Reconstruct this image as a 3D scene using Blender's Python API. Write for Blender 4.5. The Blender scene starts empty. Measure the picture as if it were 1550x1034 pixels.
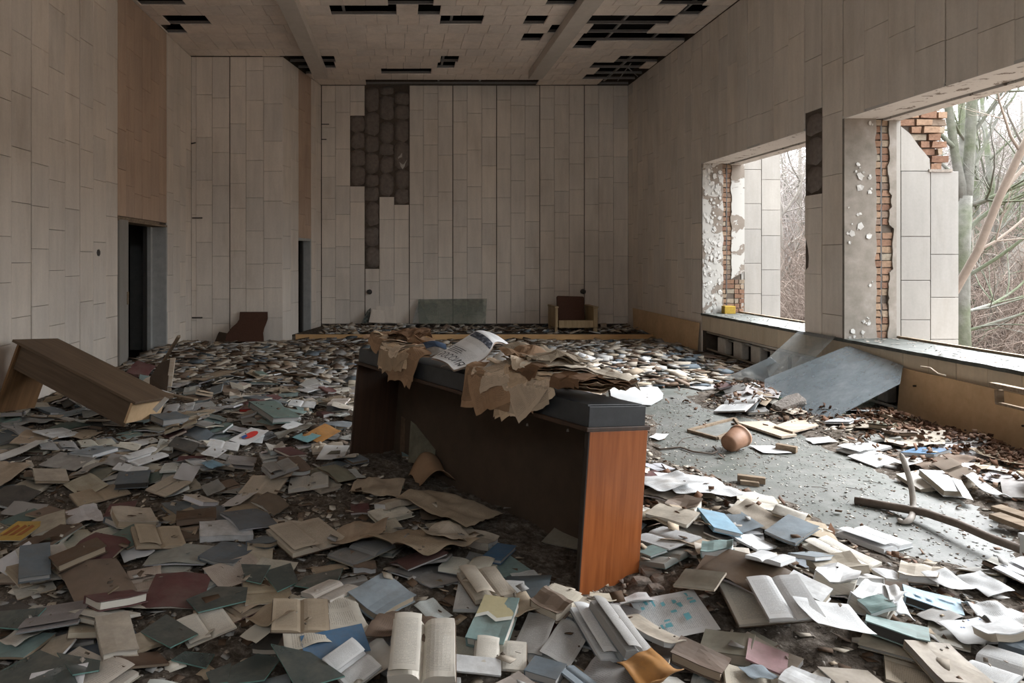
import bpy, bmesh, math, random
import numpy as np
from mathutils import Vector, Matrix, noise, Euler
R = random.Random(11)
PI = math.pi
scene = bpy.context.scene
COL = scene.collection
# ------------------------------------------------------------------ camera
F = 1050.0; CX = 608.0; CY = 392.0; EYE = 1.6
cam_d = bpy.data.cameras.new('camera'); cam = bpy.data.objects.new('camera', cam_d); COL.objects.link(cam)
cam.location = (0, 0, EYE); cam.rotation_euler = (PI/2, 0, 0)
cam_d.sensor_width = 36; cam_d.lens = 36*F/1550
cam_d.shift_x = (775-CX)/1550; cam_d.shift_y = -(517-CY)/1550
cam_d.clip_end = 400
scene.camera = cam
# ------------------------------------------------------------------ light
SKY = 5.0
sun_d = bpy.data.lights.new('hazy_sun', 'SUN'); sun_d.energy = 7.0; sun_d.angle = math.radians(50); sun_d.color = (.97, .98, 1.0)
sun = bpy.data.objects.new('hazy_sun', sun_d); COL.objects.link(sun); sun.location = (12, 14, 14)
sun.rotation_euler = Vector((1.0, .5, .85)).to_track_quat('Z', 'Y').to_euler()
world = bpy.data.worlds.new('overcast_sky'); scene.world = world; world.use_nodes = True
wn = world.node_tree; wn.nodes.clear()
def wnode(t, **k):
    n = wn.nodes.new(t)
    for a, b in k.items(): setattr(n, a, b)
    return n
tc = wnode('ShaderNodeTexCoord'); sx = wnode('ShaderNodeSeparateXYZ'); wn.links.new(tc.outputs['Generated'], sx.inputs[0])
mx = wnode('ShaderNodeMath', operation='MAXIMUM'); wn.links.new(sx.outputs[2], mx.inputs[0]); mx.inputs[1].default_value = 0
m2 = wnode('ShaderNodeMath', operation='MULTIPLY_ADD'); wn.links.new(mx.outputs[0], m2.inputs[0]); m2.inputs[1].default_value = 2; m2.inputs[2].default_value = 1
m3 = wnode('ShaderNodeMath', operation='MULTIPLY'); wn.links.new(m2.outputs[0], m3.inputs[0]); m3.inputs[1].default_value = SKY/3
bg = wnode('ShaderNodeBackground'); bg.inputs[0].default_value = (0.90, 0.955, 1.0, 1); wn.links.new(m3.outputs[0], bg.inputs[1])
wo = wnode('ShaderNodeOutputWorld'); wn.links.new(bg.outputs[0], wo.inputs[0])
def portal(x, y, z, w, h):
    l = bpy.data.lights.new('window_portal', 'AREA'); l.shape = 'RECTANGLE'; l.size = w; l.size_y = h; l.cycles.is_portal = True
    o = bpy.data.objects.new('window_portal', l); COL.objects.link(o); o.location = (x, y, z); o.rotation_euler = (0, PI/2, 0)
    l.size = h; l.size_y = w
WIN = [(8.5, 11.4), (4.86, 7.76), (1.22, 4.12)]
SILL = 0.71; HEAD = 3.165
def portal_end(x, y, z, w, h):
    l = bpy.data.lights.new('window_portal', 'AREA'); l.shape = 'RECTANGLE'; l.size = w; l.size_y = h; l.cycles.is_portal = True
    o = bpy.data.objects.new('window_portal', l); COL.objects.link(o); o.location = (x, y, z); o.rotation_euler = (PI/2, 0, 0)
ADDED_ENDW = (-3.5, 4.5, 4.3, 5.2)  # window row added high in the unseen near wall to brighten the room
portal_end(.5, -4.35, 4.75, 8.0, .9)
for a, b in WIN: portal(5.62, (a+b)/2, (SILL+HEAD)/2, b-a, HEAD-SILL)
scene.view_settings.view_transform = 'Standard'; scene.view_settings.look = 'None'
scene.view_settings.gamma = 1; scene.view_settings.use_curve_mapping = False
scene.view_settings.exposure = 1.55
cy = scene.cycles
cy.max_bounces = 10; cy.diffuse_bounces = 7; cy.glossy_bounces = 3; cy.transmission_bounces = 6; cy.transparent_max_bounces = 12
cy.sample_clamp_indirect = 6; cy.use_denoising = True; cy.caustics_reflective = False; cy.caustics_refractive = False

# ------------------------------------------------------------------ helpers
def obj(name, me, mat=None, parent=None, **props):
    o = bpy.data.objects.new(name, me)
    if mat is not None and me is not None and not me.materials: me.materials.append(mat)
    COL.objects.link(o)
    if parent is not None: o.parent = parent
    for k, v in props.items(): o[k] = v
    return o
def empty(name, loc=(0, 0, 0), rot=(0, 0, 0), parent=None, **props):
    o = bpy.data.objects.new(name, None); COL.objects.link(o); o.location = loc; o.rotation_euler = rot
    o.empty_display_size = .05
    if parent is not None: o.parent = parent
    for k, v in props.items(): o[k] = v
    return o
def mesh(name, V, Fc, mat=None, smooth=False, uv=None, mats=None, mi=None):
    me = bpy.data.meshes.new(name); me.from_pydata([tuple(v) for v in V], [], Fc)
    if mats:
        for m in mats: me.materials.append(m)
        if mi is not None: me.polygons.foreach_set('material_index', mi)
    elif mat: me.materials.append(mat)
    if uv is not None:
        L = me.uv_layers.new(name='UVMap')
        idx = np.empty(len(me.loops), dtype=np.int32); me.loops.foreach_get('vertex_index', idx)
        L.data.foreach_set('uv', np.array(uv, dtype=np.float32)[idx].ravel())
    if smooth: me.polygons.foreach_set('use_smooth', [True]*len(me.polygons))
    me.update(); return me
class MB:
    def __init__(s): s.V = []; s.F = []
    def add(s, V, Fc):
        n = len(s.V); s.V += [tuple(v) for v in V]; s.F += [tuple(i+n for i in f) for f in Fc]; return s
    def box(s, x0, x1, y0, y1, z0, z1, M=None):
        V = [(x, y, z) for z in (z0, z1) for y in (y0, y1) for x in (x0, x1)]
        if M is not None: V = [M @ Vector(v) for v in V]
        return s.add(V, [(0, 2, 3, 1), (4, 5, 7, 6), (0, 1, 5, 4), (2, 6, 7, 3), (0, 4, 6, 2), (1, 3, 7, 5)])
    def tube(s, P, rad, n=8, cap=True):
        P = [Vector(p) for p in P]; m = len(P); rr = rad if isinstance(rad, (list, tuple)) else [rad]*m
        b = len(s.V); d0 = (P[1]-P[0]).normalized(); up = Vector((0, 0, 1)) if abs(d0.z) < .9 else Vector((1, 0, 0))
        a = d0.cross(up).normalized()
        for i in range(m):
            d = (P[min(i+1, m-1)]-P[max(i-1, 0)]).normalized(); a = (a-d*a.dot(d)).normalized(); c = d.cross(a)
            for k in range(n):
                t = 2*PI*k/n; s.V.append(tuple(P[i]+(a*math.cos(t)+c*math.sin(t))*rr[i]))
        for i in range(m-1):
            for k in range(n):
                k2 = (k+1) % n; s.F.append((b+i*n+k, b+i*n+k2, b+(i+1)*n+k2, b+(i+1)*n+k))
        if cap:
            s.F.append(tuple(b+k for k in range(n))[::-1]); s.F.append(tuple(b+(m-1)*n+k for k in range(n)))
        return s
    def prism(s, P, z0, z1, M=None):
        n = len(P); V = [(p[0], p[1], z0) for p in P]+[(p[0], p[1], z1) for p in P]
        if M is not None: V = [M @ Vector(v) for v in V]
        return s.add(V, [tuple(range(n))[::-1], tuple(range(n, 2*n))]+[(i, (i+1) % n, n+(i+1) % n, n+i) for i in range(n)])
    def build(s, name, mat, parent=None, smooth=False, bev=0, **props):
        me = mesh(name, s.V, s.F, mat, smooth)
        o = obj(name, me, None, parent, **props)
        if bev:
            m = o.modifiers.new('bevel', 'BEVEL'); m.width = bev; m.segments = 2; m.limit_method = 'ANGLE'
        return o
def px(x, y, z=0.0):
    s = (y-CY)/(EYE-z); return Vector(((x-CX)/s, F/s, z))
def at(x, y, Y):
    return Vector(((x-CX)*Y/F, Y, EYE-(y-CY)*Y/F))
def frame(o, u, v, n=None):
    u = Vector(u).normalized(); v = Vector(v); v = (v-u*v.dot(u)).normalized(); n = u.cross(v)
    return Matrix(((u.x, v.x, n.x, o[0]), (u.y, v.y, n.y, o[1]), (u.z, v.z, n.z, o[2]), (0, 0, 0, 1)))

# ------------------------------------------------------------------ materials
def srgb(r, g, b):
    return tuple(((c/255)/12.92 if c/255 <= .04045 else ((c/255+.055)/1.055)**2.4) for c in (r, g, b))+(1,)
class NT:
    def __init__(s, name):
        s.m = bpy.data.materials.new(name); s.m.use_nodes = True; s.t = s.m.node_tree; s.t.nodes.clear()
        s.out = s.t.nodes.new('ShaderNodeOutputMaterial'); s.b = s.t.nodes.new('ShaderNodeBsdfPrincipled')
        s.t.links.new(s.b.outputs[0], s.out.inputs[0])
    def n(s, t, ins=None, **k):
        n = s.t.nodes.new(t)
        for a, b in k.items(): setattr(n, a, b)
        for a, b in (ins or {}).items(): s.set(n.inputs[a], b)
        return n
    def set(s, i, v):
        if isinstance(v, bpy.types.NodeSocket): s.t.links.new(v, i)
        else: i.default_value = v
    def noise(s, vec, scale, detail=3, rough=.55, dist=0):
        n = s.n('ShaderNodeTexNoise', {'Scale': scale, 'Detail': detail, 'Roughness': rough, 'Distortion': dist})
        if vec is not None: s.set(n.inputs['Vector'], vec)
        return n.outputs[0]
    def ramp(s, f, st, interp='LINEAR'):
        n = s.n('ShaderNodeValToRGB', {0: f}); e = n.color_ramp.elements; n.color_ramp.interpolation = interp
        while len(e) < len(st): e.new(.5)
        for i, (p, c) in enumerate(st):
            e[i].position = p; e[i].color = c if len(c) == 4 else tuple(c)+(1,)
        return n.outputs[0]
    def mix(s, f, a, b, bt='MIX'):
        n = s.n('ShaderNodeMix', data_type='RGBA', blend_type=bt)
        s.set(n.inputs[0], f); s.set(n.inputs[6], a); s.set(n.inputs[7], b); return n.outputs[2]
    def math(s, op, a, b=0.0, c=0.0):
        n = s.n('ShaderNodeMath', operation=op); s.set(n.inputs[0], a); s.set(n.inputs[1], b)
        if op in ('MULTIPLY_ADD',): s.set(n.inputs[2], c)
        return n.outputs[0]
    def pos(s): return s.n('ShaderNodeNewGeometry').outputs['Position']
    def objc(s): return s.n('ShaderNodeTexCoord').outputs['Object']
    def gen(s): return s.n('ShaderNodeTexCoord').outputs['Generated']
    def uv(s): return s.n('ShaderNodeTexCoord').outputs['UV']
    def scale(s, vec, sc):
        n = s.n('ShaderNodeMapping', {'Vector': vec, 'Scale': sc}); return n.outputs[0]
    def rand(s): return s.n('ShaderNodeObjectInfo').outputs['Random']
    def ocol(s): return s.n('ShaderNodeObjectInfo').outputs['Color']
    def bump(s, h, st=.3, d=.01):
        n = s.n('ShaderNodeBump', {'Height': h, 'Strength': st, 'Distance': d}); s.t.links.new(n.outputs[0], s.b.inputs['Normal'])
    def fin(s, col, rough=.8, spec=.3, **k):
        s.set(s.b.inputs['Base Color'], col); s.set(s.b.inputs['Roughness'], rough); s.b.inputs['Specular IOR Level'].default_value = spec
        for a, b in k.items(): s.set(s.b.inputs[a.replace('_', ' ')], b)
        return s.m
G = lambda v: (v, v, v, 1)
def stone(name, c, var=.16, streak=True):
    t = NT(name); p = t.pos()
    st = t.noise(t.scale(p, (9, 9, 1.2)), 1.0, 4, .6)
    big = t.noise(p, .55, 3)
    fine = t.noise(p, 38, 3, .6)
    v = t.math('MULTIPLY_ADD', t.rand(), var*2, 1-var)
    v = t.math('MULTIPLY', v, t.math('MULTIPLY_ADD', st, .34, .83))
    v = t.math('MULTIPLY', v, t.math('MULTIPLY_ADD', big, .5, .75))
    v = t.math('MULTIPLY', v, t.math('MULTIPLY_ADD', fine, .16, .92))
    hue = t.mix(t.rand(), c, tuple(x*y for x, y in zip(c[:3], (1.01, .99, .965)))+(1,))
    stain = t.ramp(t.noise(t.scale(p, (2.2, 2.2, .7)), 1.0, 5, .65), [(.52, G(0)), (.75, G(1))])
    hue = t.mix(t.math('MULTIPLY', stain, .35), hue, tuple(x*y for x, y in zip(c[:3], (.62, .55, .47)))+(1,))
    cc = t.mix(1.0, hue, v, 'MULTIPLY')
    t.bump(fine, .15, .004)
    return t.fin(cc, .75, .25)
M = {}
M['tile'] = stone('travertine_tile', (.70, .638, .572, 1), .05)
M['tile_brown'] = stone('brown_travertine', (.50, .375, .29, 1), .06)
M['tile_white'] = stone('white_facade_tile', (.27, .253, .232, 1), .06)
M['ceil_tile'] = stone('ceiling_tile', (.80, .715, .65, 1), .04)
M['sill_tile'] = stone('sill_tile', (.55, .47, .36, 1), .12)
def simple(name, c, rough=.8, ns=20, amt=.3, bump=.3, spec=.3, metal=0, dist=.004, world=True):
    t = NT(name); p = t.pos() if world else t.objc(); n = t.noise(p, ns, 4, .65)
    cc = t.mix(1.0, c, t.math('MULTIPLY_ADD', n, amt*2, 1-amt), 'MULTIPLY'); t.bump(n, bump, dist)
    return t.fin(cc, rough, spec, Metallic=metal)
M['mortar'] = simple('dark_mortar', (.10, .08, .065, 1), .95, 14, .5, .8, .1)
M['dab'] = simple('mortar_dab', (.19, .16, .14, 1), .95, 16, .5, .9, .1)
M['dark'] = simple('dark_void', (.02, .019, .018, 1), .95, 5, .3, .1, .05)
M['rail'] = simple('steel_rail', (.30, .29, .28, 1), .5, 30, .3, .1, .5)
M['beam'] = simple('beam_paint', (.56, .51, .46, 1), .7, 6, .18, .15)
M['doorpaint'] = simple('grey_door_paint', (.40, .40, .385, 1), .6, 9, .3, .3)
M['metaldark'] = simple('dark_metal', (.05, .045, .04, 1), .5, 40, .4, .2, .5)
M['pipe'] = simple('painted_pipe', (.42, .38, .33, 1), .6, 25, .35, .3)
M['radiator'] = simple('radiator_paint', (.62, .58, .52, 1), .6, 12, .3, .3)
M['brick'] = None
t = NT('brick'); p = t.pos(); n = t.noise(p, 30, 4, .7)
c = t.ramp(t.rand(), [(0, (.16, .09, .062, 1)), (.35, (.24, .145, .098, 1)), (.65, (.27, .19, .13, 1)), (.85, (.26, .225, .175, 1)), (1, (.15, .09, .067, 1))])
t.bump(n, .8, .008); M['brick'] = t.fin(t.mix(1, c, t.math('MULTIPLY_ADD', n, .9, .5), 'MULTIPLY'), .95, .1)
t = NT('peeling_plaster'); p = t.pos(); n = t.noise(p, 3.2, 5, .6, .6)
f = t.ramp(n, [(.50, G(0)), (.525, G(1))])
a = t.mix(t.noise(p, 9, 4), (.17, .14, .11, 1), (.25, .21, .18, 1)); t.bump(f, .6, .01)
M['plaster'] = t.fin(t.mix(f, (.42, .40, .37, 1), a), .85, .2)
t = NT('bare_plaster'); p = t.pos(); n = t.noise(p, 5, 5, .65)
t.bump(n, .3, .01); M['plaster_bare'] = t.fin(t.ramp(n, [(.3, (.17, .15, .125, 1)), (.55, (.24, .21, .18, 1)), (.75, (.30, .275, .25, 1))]), .9, .15)
t = NT('soffit_paint'); p = t.pos(); n = t.noise(p, 7, 5, .7, .5)
f = t.ramp(n, [(.585, G(0)), (.61, G(1))]); t.bump(f, .5, .01)
M['soffit'] = t.fin(t.mix(f, (.55, .52, .49, 1), (.20, .17, .145, 1)), .85, .15)
M['flake'] = simple('paint_flake', (.46, .44, .41, 1), .7, 20, .1, .1)
t = NT('sill_stone'); p = t.pos(); n = t.noise(p, 6, 5, .7)
t.bump(n, .4, .01); M['sill'] = t.fin(t.ramp(n, [(.35, (.035, .038, .031, 1)), (.55, (.07, .074, .065, 1)), (.75, (.12, .124, .114, 1))]), .6, .4)
t = NT('linoleum_floor'); p = t.pos(); n = t.noise(p, 1.6, 4, .6); n2 = t.noise(p, 60, 4, .75)
c = t.mix(t.ramp(n, [(.35, G(0)), (.65, G(1))]), (.09, .10, .085, 1), (.135, .135, .122, 1))
sp = t.ramp(t.noise(p, 95, 2, .8), [(.63, G(0)), (.72, G(1))])
c = t.mix(t.math('MULTIPLY', sp, .5), c, (.34, .33, .31, 1))
du_ = t.ramp(t.noise(p, 5.5, 6, .75), [(.46, G(0)), (.68, G(1))]); c = t.mix(t.math('MULTIPLY', du_, .55), c, (.25, .245, .23, 1))
t.bump(n2, .25, .004); M['floor'] = t.fin(c, t.math('MULTIPLY_ADD', n, .3, .4), .4)
t = NT('dirt'); p = t.pos(); n = t.noise(p, 22, 6, .75); n1 = t.noise(p, 3, 3)
c = t.ramp(n, [(.3, (.038, .029, .022, 1)), (.5, (.125, .104, .085, 1)), (.66, (.26, .225, .195, 1)), (.8, (.40, .365, .325, 1))])
t.bump(n, 1, .02); M['dirt'] = t.fin(t.mix(1, c, t.math('MULTIPLY_ADD', n1, .9, .55), 'MULTIPLY'), .98, .05)
M['rubble'] = simple('rubble', (.25, .215, .185, 1), .98, 30, .5, .9, .05, dist=.01)
M['concrete'] = simple('concrete_chunk', (.27, .24, .215, 1), .95, 45, .45, 1, .1, dist=.02)
def wood(name, c1, c2, rough=.45, axis=(1, 1, .06), sc=30, spec=.45):
    t = NT(name); p = t.objc(); n = t.noise(t.scale(p, axis), sc, 5, .6, .4); n2 = t.noise(p, 2.5, 3)
    c = t.ramp(n, [(.3, c1), (.7, c2)]); c = t.mix(1, c, t.math('MULTIPLY_ADD', n2, .5, .75), 'MULTIPLY')
    t.bump(n, .1, .002); return t.fin(c, rough, spec)
M['veneer'] = wood('orange_veneer', (.25, .068, .018, 1), (.42, .13, .038, 1), .36)
M['veneer_dark'] = wood('dark_veneer', (.04, .02, .011, 1), (.07, .034, .018, 1), .6)
M['hardboard_dark'] = simple('dark_hardboard', (.075, .052, .036, 1), .75, 6, .35, .15)
M['edge'] = simple('black_edge', (.03, .022, .017, 1), .6, 30, .4, .3)
M['black'] = simple('black_laminate', (.035, .037, .04, 1), .42, 18, .5, .2, .45)
M['table'] = wood('brown_table_veneer', (.09, .06, .038, 1), (.155, .105, .068, 1), .6, (.05, 1, 1), 24, .3)
M['table_leg'] = wood('leg_veneer', (.14, .075, .035, 1), (.24, .13, .06, 1), .6, (1, 1, .06), 24, .3)
M['hardboard'] = wood('ochre_hardboard', (.56, .38, .22, 1), (.64, .45, .27, 1), .65, (1, 1, 1), 14, .25)
M['stage_front'] = wood('stage_board', (.46, .27, .12, 1), (.60, .38, .19, 1), .7, (.1, 1, 1), 10, .2)
M['oldwood'] = wood('old_wood', (.17, .12, .08, 1), (.33, .26, .19, 1), .85, (.08, 1, 1), 30, .1)
M['palewood'] = wood('pale_wood', (.42, .33, .24, 1), (.60, .52, .43, 1), .85, (.08, 1, 1), 30, .1)
M['stick'] = simple('grey_stick', (.17, .135, .11, 1), .8, 30, .4, .5)
M['stick_pale'] = simple('pale_pipe', (.38, .34, .30, 1), .7, 30, .4, .4)
M['armwood'] = wood('armchair_wood', (.24, .17, .09, 1), (.42, .31, .18, 1), .6, (1, 1, .1), 14, .3)
M['armfabric'] = simple('brown_upholstery', (.085, .045, .032, 1), .95, 40, .35, .4, .05)
M['rust'] = simple('rusty_clay', (.34, .185, .115, 1), .6, 12, .45, .3, .35)
M['moss'] = None
def glassm(name, c, alpha, rough, dirtc=(.35, .34, .31, 1), dirt=.4):
    t = NT(name); p = t.pos(); n = t.noise(p, 4, 5, .7)
    d = t.ramp(n, [(.45, G(0)), (.7, G(1))])
    al = t.math('MULTIPLY_ADD', d, dirt, alpha)
    return t.fin(t.mix(d, c, dirtc), rough, .6, Alpha=al)
M['glass'] = glassm('dirty_glass', (.33, .38, .41, 1), .52, .14, (.40, .43, .45, 1), .14)
M['glass_thin'] = glassm('thin_glass', (.40, .43, .43, 1), .28, .15, (.42, .42, .40, 1), .3)
M['glass_green'] = glassm('green_glass', (.20, .24, .20, 1), .35, .2, (.22, .24, .20, 1), .4)
M['shard'] = glassm('glass_shard', (.085, .11, .105, 1), .62, .28, (.13, .125, .11, 1), .36)
M['shard_edge'] = simple('cut_glass_edge', (.16, .30, .27, 1), .2, 20, .3, .1, .5)
M['plastic'] = simple('white_plastic_sheet', (.62, .63, .63, 1), .45, 3, .1, .1, .4)
# things coloured by their object colour
def paperm(name, text, gloss=.85):
    t = NT(name); p = t.pos(); n = t.noise(p, 7, 4, .6); c = t.ocol()
    c = t.mix(1, c, t.math('MULTIPLY_ADD', n, .55, .72), 'MULTIPLY')
    st = t.ramp(t.noise(p, 3.1, 4, .7), [(.55, G(0)), (.8, G(1))])
    c = t.mix(t.math('MULTIPLY', st, .45), c, t.mix(1, c, (.55, .42, .28, 1), 'MULTIPLY'))
    if text:
        u = t.uv(); s = t.n('ShaderNodeSeparateXYZ', {0: u}); x, y = s.outputs[0], s.outputs[1]
        def band(v, a, b): return t.math('MULTIPLY', t.math('GREATER_THAN', v, a), t.math('LESS_THAN', v, b))
        fx = t.math('FRACT', t.math('MULTIPLY', x, float(text)))
        m = t.math('MULTIPLY', band(fx, .12, .88), band(y, .09, .91))
        ln = t.math('GREATER_THAN', t.math('FRACT', t.math('MULTIPLY', y, 38.0)), .55)
        wd = t.math('GREATER_THAN', t.noise(t.scale(u, (30.0*text, 30, 1)), 1.0, 1), .44)
        k = t.math('MULTIPLY', t.math('MULTIPLY', m, ln), t.math('MULTIPLY_ADD', wd, .26, .05))
        c = t.mix(k, c, (.06, .05, .045, 1))
    t.bump(t.noise(p, 45, 3), .15, .003)
    return t.fin(c, gloss, .15)
M['page'] = paperm('printed_page', 1); M['news'] = paperm('newsprint', 3); M['blank'] = paperm('blank_paper', 0)
t = NT('book_cover'); p = t.pos(); n = t.noise(p, 11, 5, .7); c = t.ocol()
c = t.mix(1, c, t.math('MULTIPLY_ADD', n, .8, .6), 'MULTIPLY')
du = t.ramp(t.noise(p, 5, 5, .75), [(.42, G(0)), (.72, G(1))])
c = t.mix(t.math('MULTIPLY', du, .5), c, (.17, .145, .12, 1)); t.bump(n, .25, .004)
M['cover'] = t.fin(c, .62, .3)
t = NT('page_edges'); c = t.ocol(); z = t.n('ShaderNodeSeparateXYZ', {0: t.gen()}).outputs[2]
l = t.noise(t.n('ShaderNodeCombineXYZ', {0: t.math('MULTIPLY', z, 26.0)}).outputs[0], 1, 2)
M['edges'] = t.fin(t.mix(1, c, t.math('MULTIPLY_ADD', l, .9, .5), 'MULTIPLY'), .9, .1)
t = NT('litter_piece'); a = t.n('ShaderNodeVertexColor'); a.layer_name = 'Col'; n = t.noise(t.pos(), 12, 4, .7)
M['vcol'] = t.fin(t.mix(1, a.outputs[0], t.math('MULTIPLY_ADD', n, .8, .6), 'MULTIPLY'), .85, .15)
M['leafm'] = None
t = NT('dead_leaf'); n = t.n('ShaderNodeNewGeometry').outputs['Random Per Island']
M['leafm'] = t.fin(t.ramp(n, [(0, (.06, .030, .018, 1)), (.5, (.15, .075, .042, 1)), (1, (.19, .125, .085, 1))]), .8, .2)
t = NT('bark_green'); p = t.pos(); n = t.noise(p, 12, 4, .7); f = t.noise(p, 1.5, 3)
t.bump(n, .6, .02); M['bark'] = t.fin(t.mix(1, t.mix(t.ramp(f, [(.4, G(0)), (.6, G(1))]), (.075, .082, .052, 1), (.11, .105, .092, 1)), t.math('MULTIPLY_ADD', n, .9, .55), 'MULTIPLY'), .9, .1)
M['bark_pale'] = simple('pale_bark', (.22, .18, .15, 1), .9, 10, .3, .4, .1)
M['bark_grey'] = simple('grey_bark', (.13, .115, .10, 1), .9, 10, .35, .4, .1)
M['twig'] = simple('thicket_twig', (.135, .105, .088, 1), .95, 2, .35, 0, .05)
M['twig_hazed'] = simple('hazed_far_thicket', (.21, .185, .17, 1), .95, 1, .25, 0, .05)  # paler than the near twigs: distance haze put into the colour
t = NT('leaf_litter_ground'); p = t.pos(); n = t.noise(p, 5, 6, .8)
M['ground'] = t.fin(t.ramp(n, [(.3, (.07, .05, .038, 1)), (.5, (.15, .115, .09, 1)), (.7, (.23, .19, .16, 1))]), .95, .05)
# ================================================================== the room
CEIL = 5.386; XR = 4.93; XL = -3.93; YB = 15.1; YA = 12.96
ST = dict(kind='structure')
def unit_tile(name, mat):
    a, b = .012, .004
    V = [(0, 0, 0), (1, 0, 0), (1, 1, 0), (0, 1, 0), (0, 0, .75), (1, 0, .75), (1, 1, .75), (0, 1, .75), (a, b, 1), (1-a, b, 1), (1-a, 1-b, 1), (a, 1-b, 1)]
    Fc = [(0, 1, 5, 4), (1, 2, 6, 5), (2, 3, 7, 6), (3, 0, 4, 7), (4, 5, 9, 8), (5, 6, 10, 9), (6, 7, 11, 10), (7, 4, 8, 11), (8, 9, 10, 11)]
    return mesh(name, V, Fc, M[mat])
TM = {k: unit_tile(k, k) for k in ('tile', 'tile_brown', 'tile_white', 'ceil_tile', 'sill_tile')}
def tiles(parent, O, U, N, cols, iv, mat='tile', th=.02, hs=(.46, .56, .62, .70, .8), gap=.004, merged=None, V=(0, 0, 1), name='tile', jit=.0016):
    O, U, N, V = Vector(O), Vector(U), Vector(N), Vector(V); cnt = 0; mb = MB() if merged else None
    for ci in range(len(cols)-1):
        u0, u1 = cols[ci], cols[ci+1]
        g0 = .016 if ci in getattr(iv, 'wide', ()) else gap/2
        for (v0, v1) in iv((u0+u1)/2):
            v = v0; first = True
            while v < v1-.01:
                h = R.choice(hs)*(R.uniform(.3, 1) if first else 1); first = False
                e = v1 if v+h > v1-.16 else v+h
                w_, h_ = u1-u0-g0-gap/2, e-v-gap
                t_ = th+R.uniform(-jit, jit)
                o3 = O+U*(u0+g0)+V*(v+gap/2)
                Mx = Matrix(((U.x*w_, V.x*h_, N.x*t_, o3.x), (U.y*w_, V.y*h_, N.y*t_, o3.y), (U.z*w_, V.z*h_, N.z*t_, o3.z), (0, 0, 0, 1)))
                if merged: mb.box(0, 1, 0, 1, 0, 1, Mx)
                else:
                    o = bpy.data.objects.new(name, TM[mat]); COL.objects.link(o); o.parent = parent; o.matrix_basis = Mx
                cnt += 1; v = e
    if merged: mb.build(merged, M[mat], parent, kind='stuff')
    return cnt
def span(bounds, ns):
    out = []
    for (a, b), n in zip(zip(bounds[:-1], bounds[1:]), ns):
        out += [a+(b-a)*i/n for i in range(n)]
    return out+[bounds[-1]]

# floor and ceiling
MB().box(-4.2, 5.57, -4.3, 15.4, -.15, 0).build('floor', M['floor'], **ST)
ceil = MB().box(-4.2, 5.57, -4.3, 15.4, 5.66, 5.8).build('ceiling', M['dark'], **ST)
holes = [(520, 606, 8, 22), (512, 524, 10, 22), (588, 660, -8, 7), (637, 672, 7, 20), (653, 715, 20, 33), (672, 700, 83, 92), (660, 686, 92, 101), (572, 646, 107, 116),
 (543, 824, 121, 127.5), (803, 840, 21, 33), (812, 860, 33, 44), (822, 848, 44, 56), (800, 832, 55, 66), (847, 884, -6, 8), (890, 1024, 20, 33), (880, 1002, 33, 44), (880, 994, 44, 55),
 (865, 1040, 55, 67), (858, 894, 65, 76), (1008, 1082, -8, 9), (1016, 1074, 9, 20), (926, 956, 84, 92.5), (973, 1002, 84, 93), (890, 932, 99, 108), (903, 946, 107, 114), (925, 970, 92, 118), (876, 932, 114, 121), (908, 952, 120, 127.5),
 (210, 270, -8, 6), (220, 234, 5, 18), (242, 320, 30, 43), (256, 284, 42, 53), (436, 516, 90, 101), (450, 478, 100, 112)]
ty = YB; rows = []
while ty > -4.2: rows.append((ty-.43, ty)); ty -= .43
cb = MB(); ncel = 0
for ri, (y0, y1) in enumerate(rows):
    ym = (y0+y1)/2; far = y1 > 9.9
    for x in (-9,):
        xx = -4.6+R.uniform(0, .33)
        while xx < XR:
            a, b = max(xx, -4.1), min(xx+.335, XR); xx += .335
            if b-a < .06: continue
            s = F/ym; cxp = CX+(a+b)/2*s; cyp = CY-(CEIL-EYE)*s
            if ym > YA and b < -2.3: continue
            if far:
                if any(h[0] <= cxp <= h[1] and h[2] <= cyp <= h[3] for h in holes): continue
                o = bpy.data.objects.new('tile', TM['ceil_tile']); COL.objects.link(o); o.parent = ceil
                dz = R.uniform(0, .004)
                o.matrix_basis = Matrix(((b-a-.004, 0, 0, a), (0, -(y1-y0-.012), 0, y1-.006), (0, 0, -.022, CEIL+.022+dz), (0, 0, 0, 1))); ncel += 1
            else: cb.box(a+.002, b-.002, y0+.006, y1-.006, CEIL, CEIL+.022)
cb.build('tiling_beyond_view', M['ceil_tile'], ceil, kind='stuff')
for y0, y1 in rows:
    if y1 > 8.5:
        MB().box(-4.1, XR, y1-.016, y1+.016, CEIL+.024, CEIL+.03).box(-4.1, XR, y1-.004, y1+.004, CEIL+.03, CEIL+.07).build('rail', M['rail'], ceil)
for x in (-2.6, -.9, .8, 1.7, 3.6, 4.4):
    MB().box(x-.02, x+.02, 8, YB, CEIL+.08, CEIL+.11).build('hanger', M['rail'], ceil)
for (a, b) in ((at(955, 96, 13.6), at(935, 122, 14.9)), (at(948, 100, 14), at(968, 118, 14.6))):
    MB().tube([a, b], .012, 5).build('loose_rail', M['rail'], ceil)
for i, (x, w) in enumerate(((-1.76, .26), (2.56, .28))):
    MB().box(x, x+w, -4, 14.0, 5.226, CEIL-.002).build('ceiling_beam', M['beam'], **ST)

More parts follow.
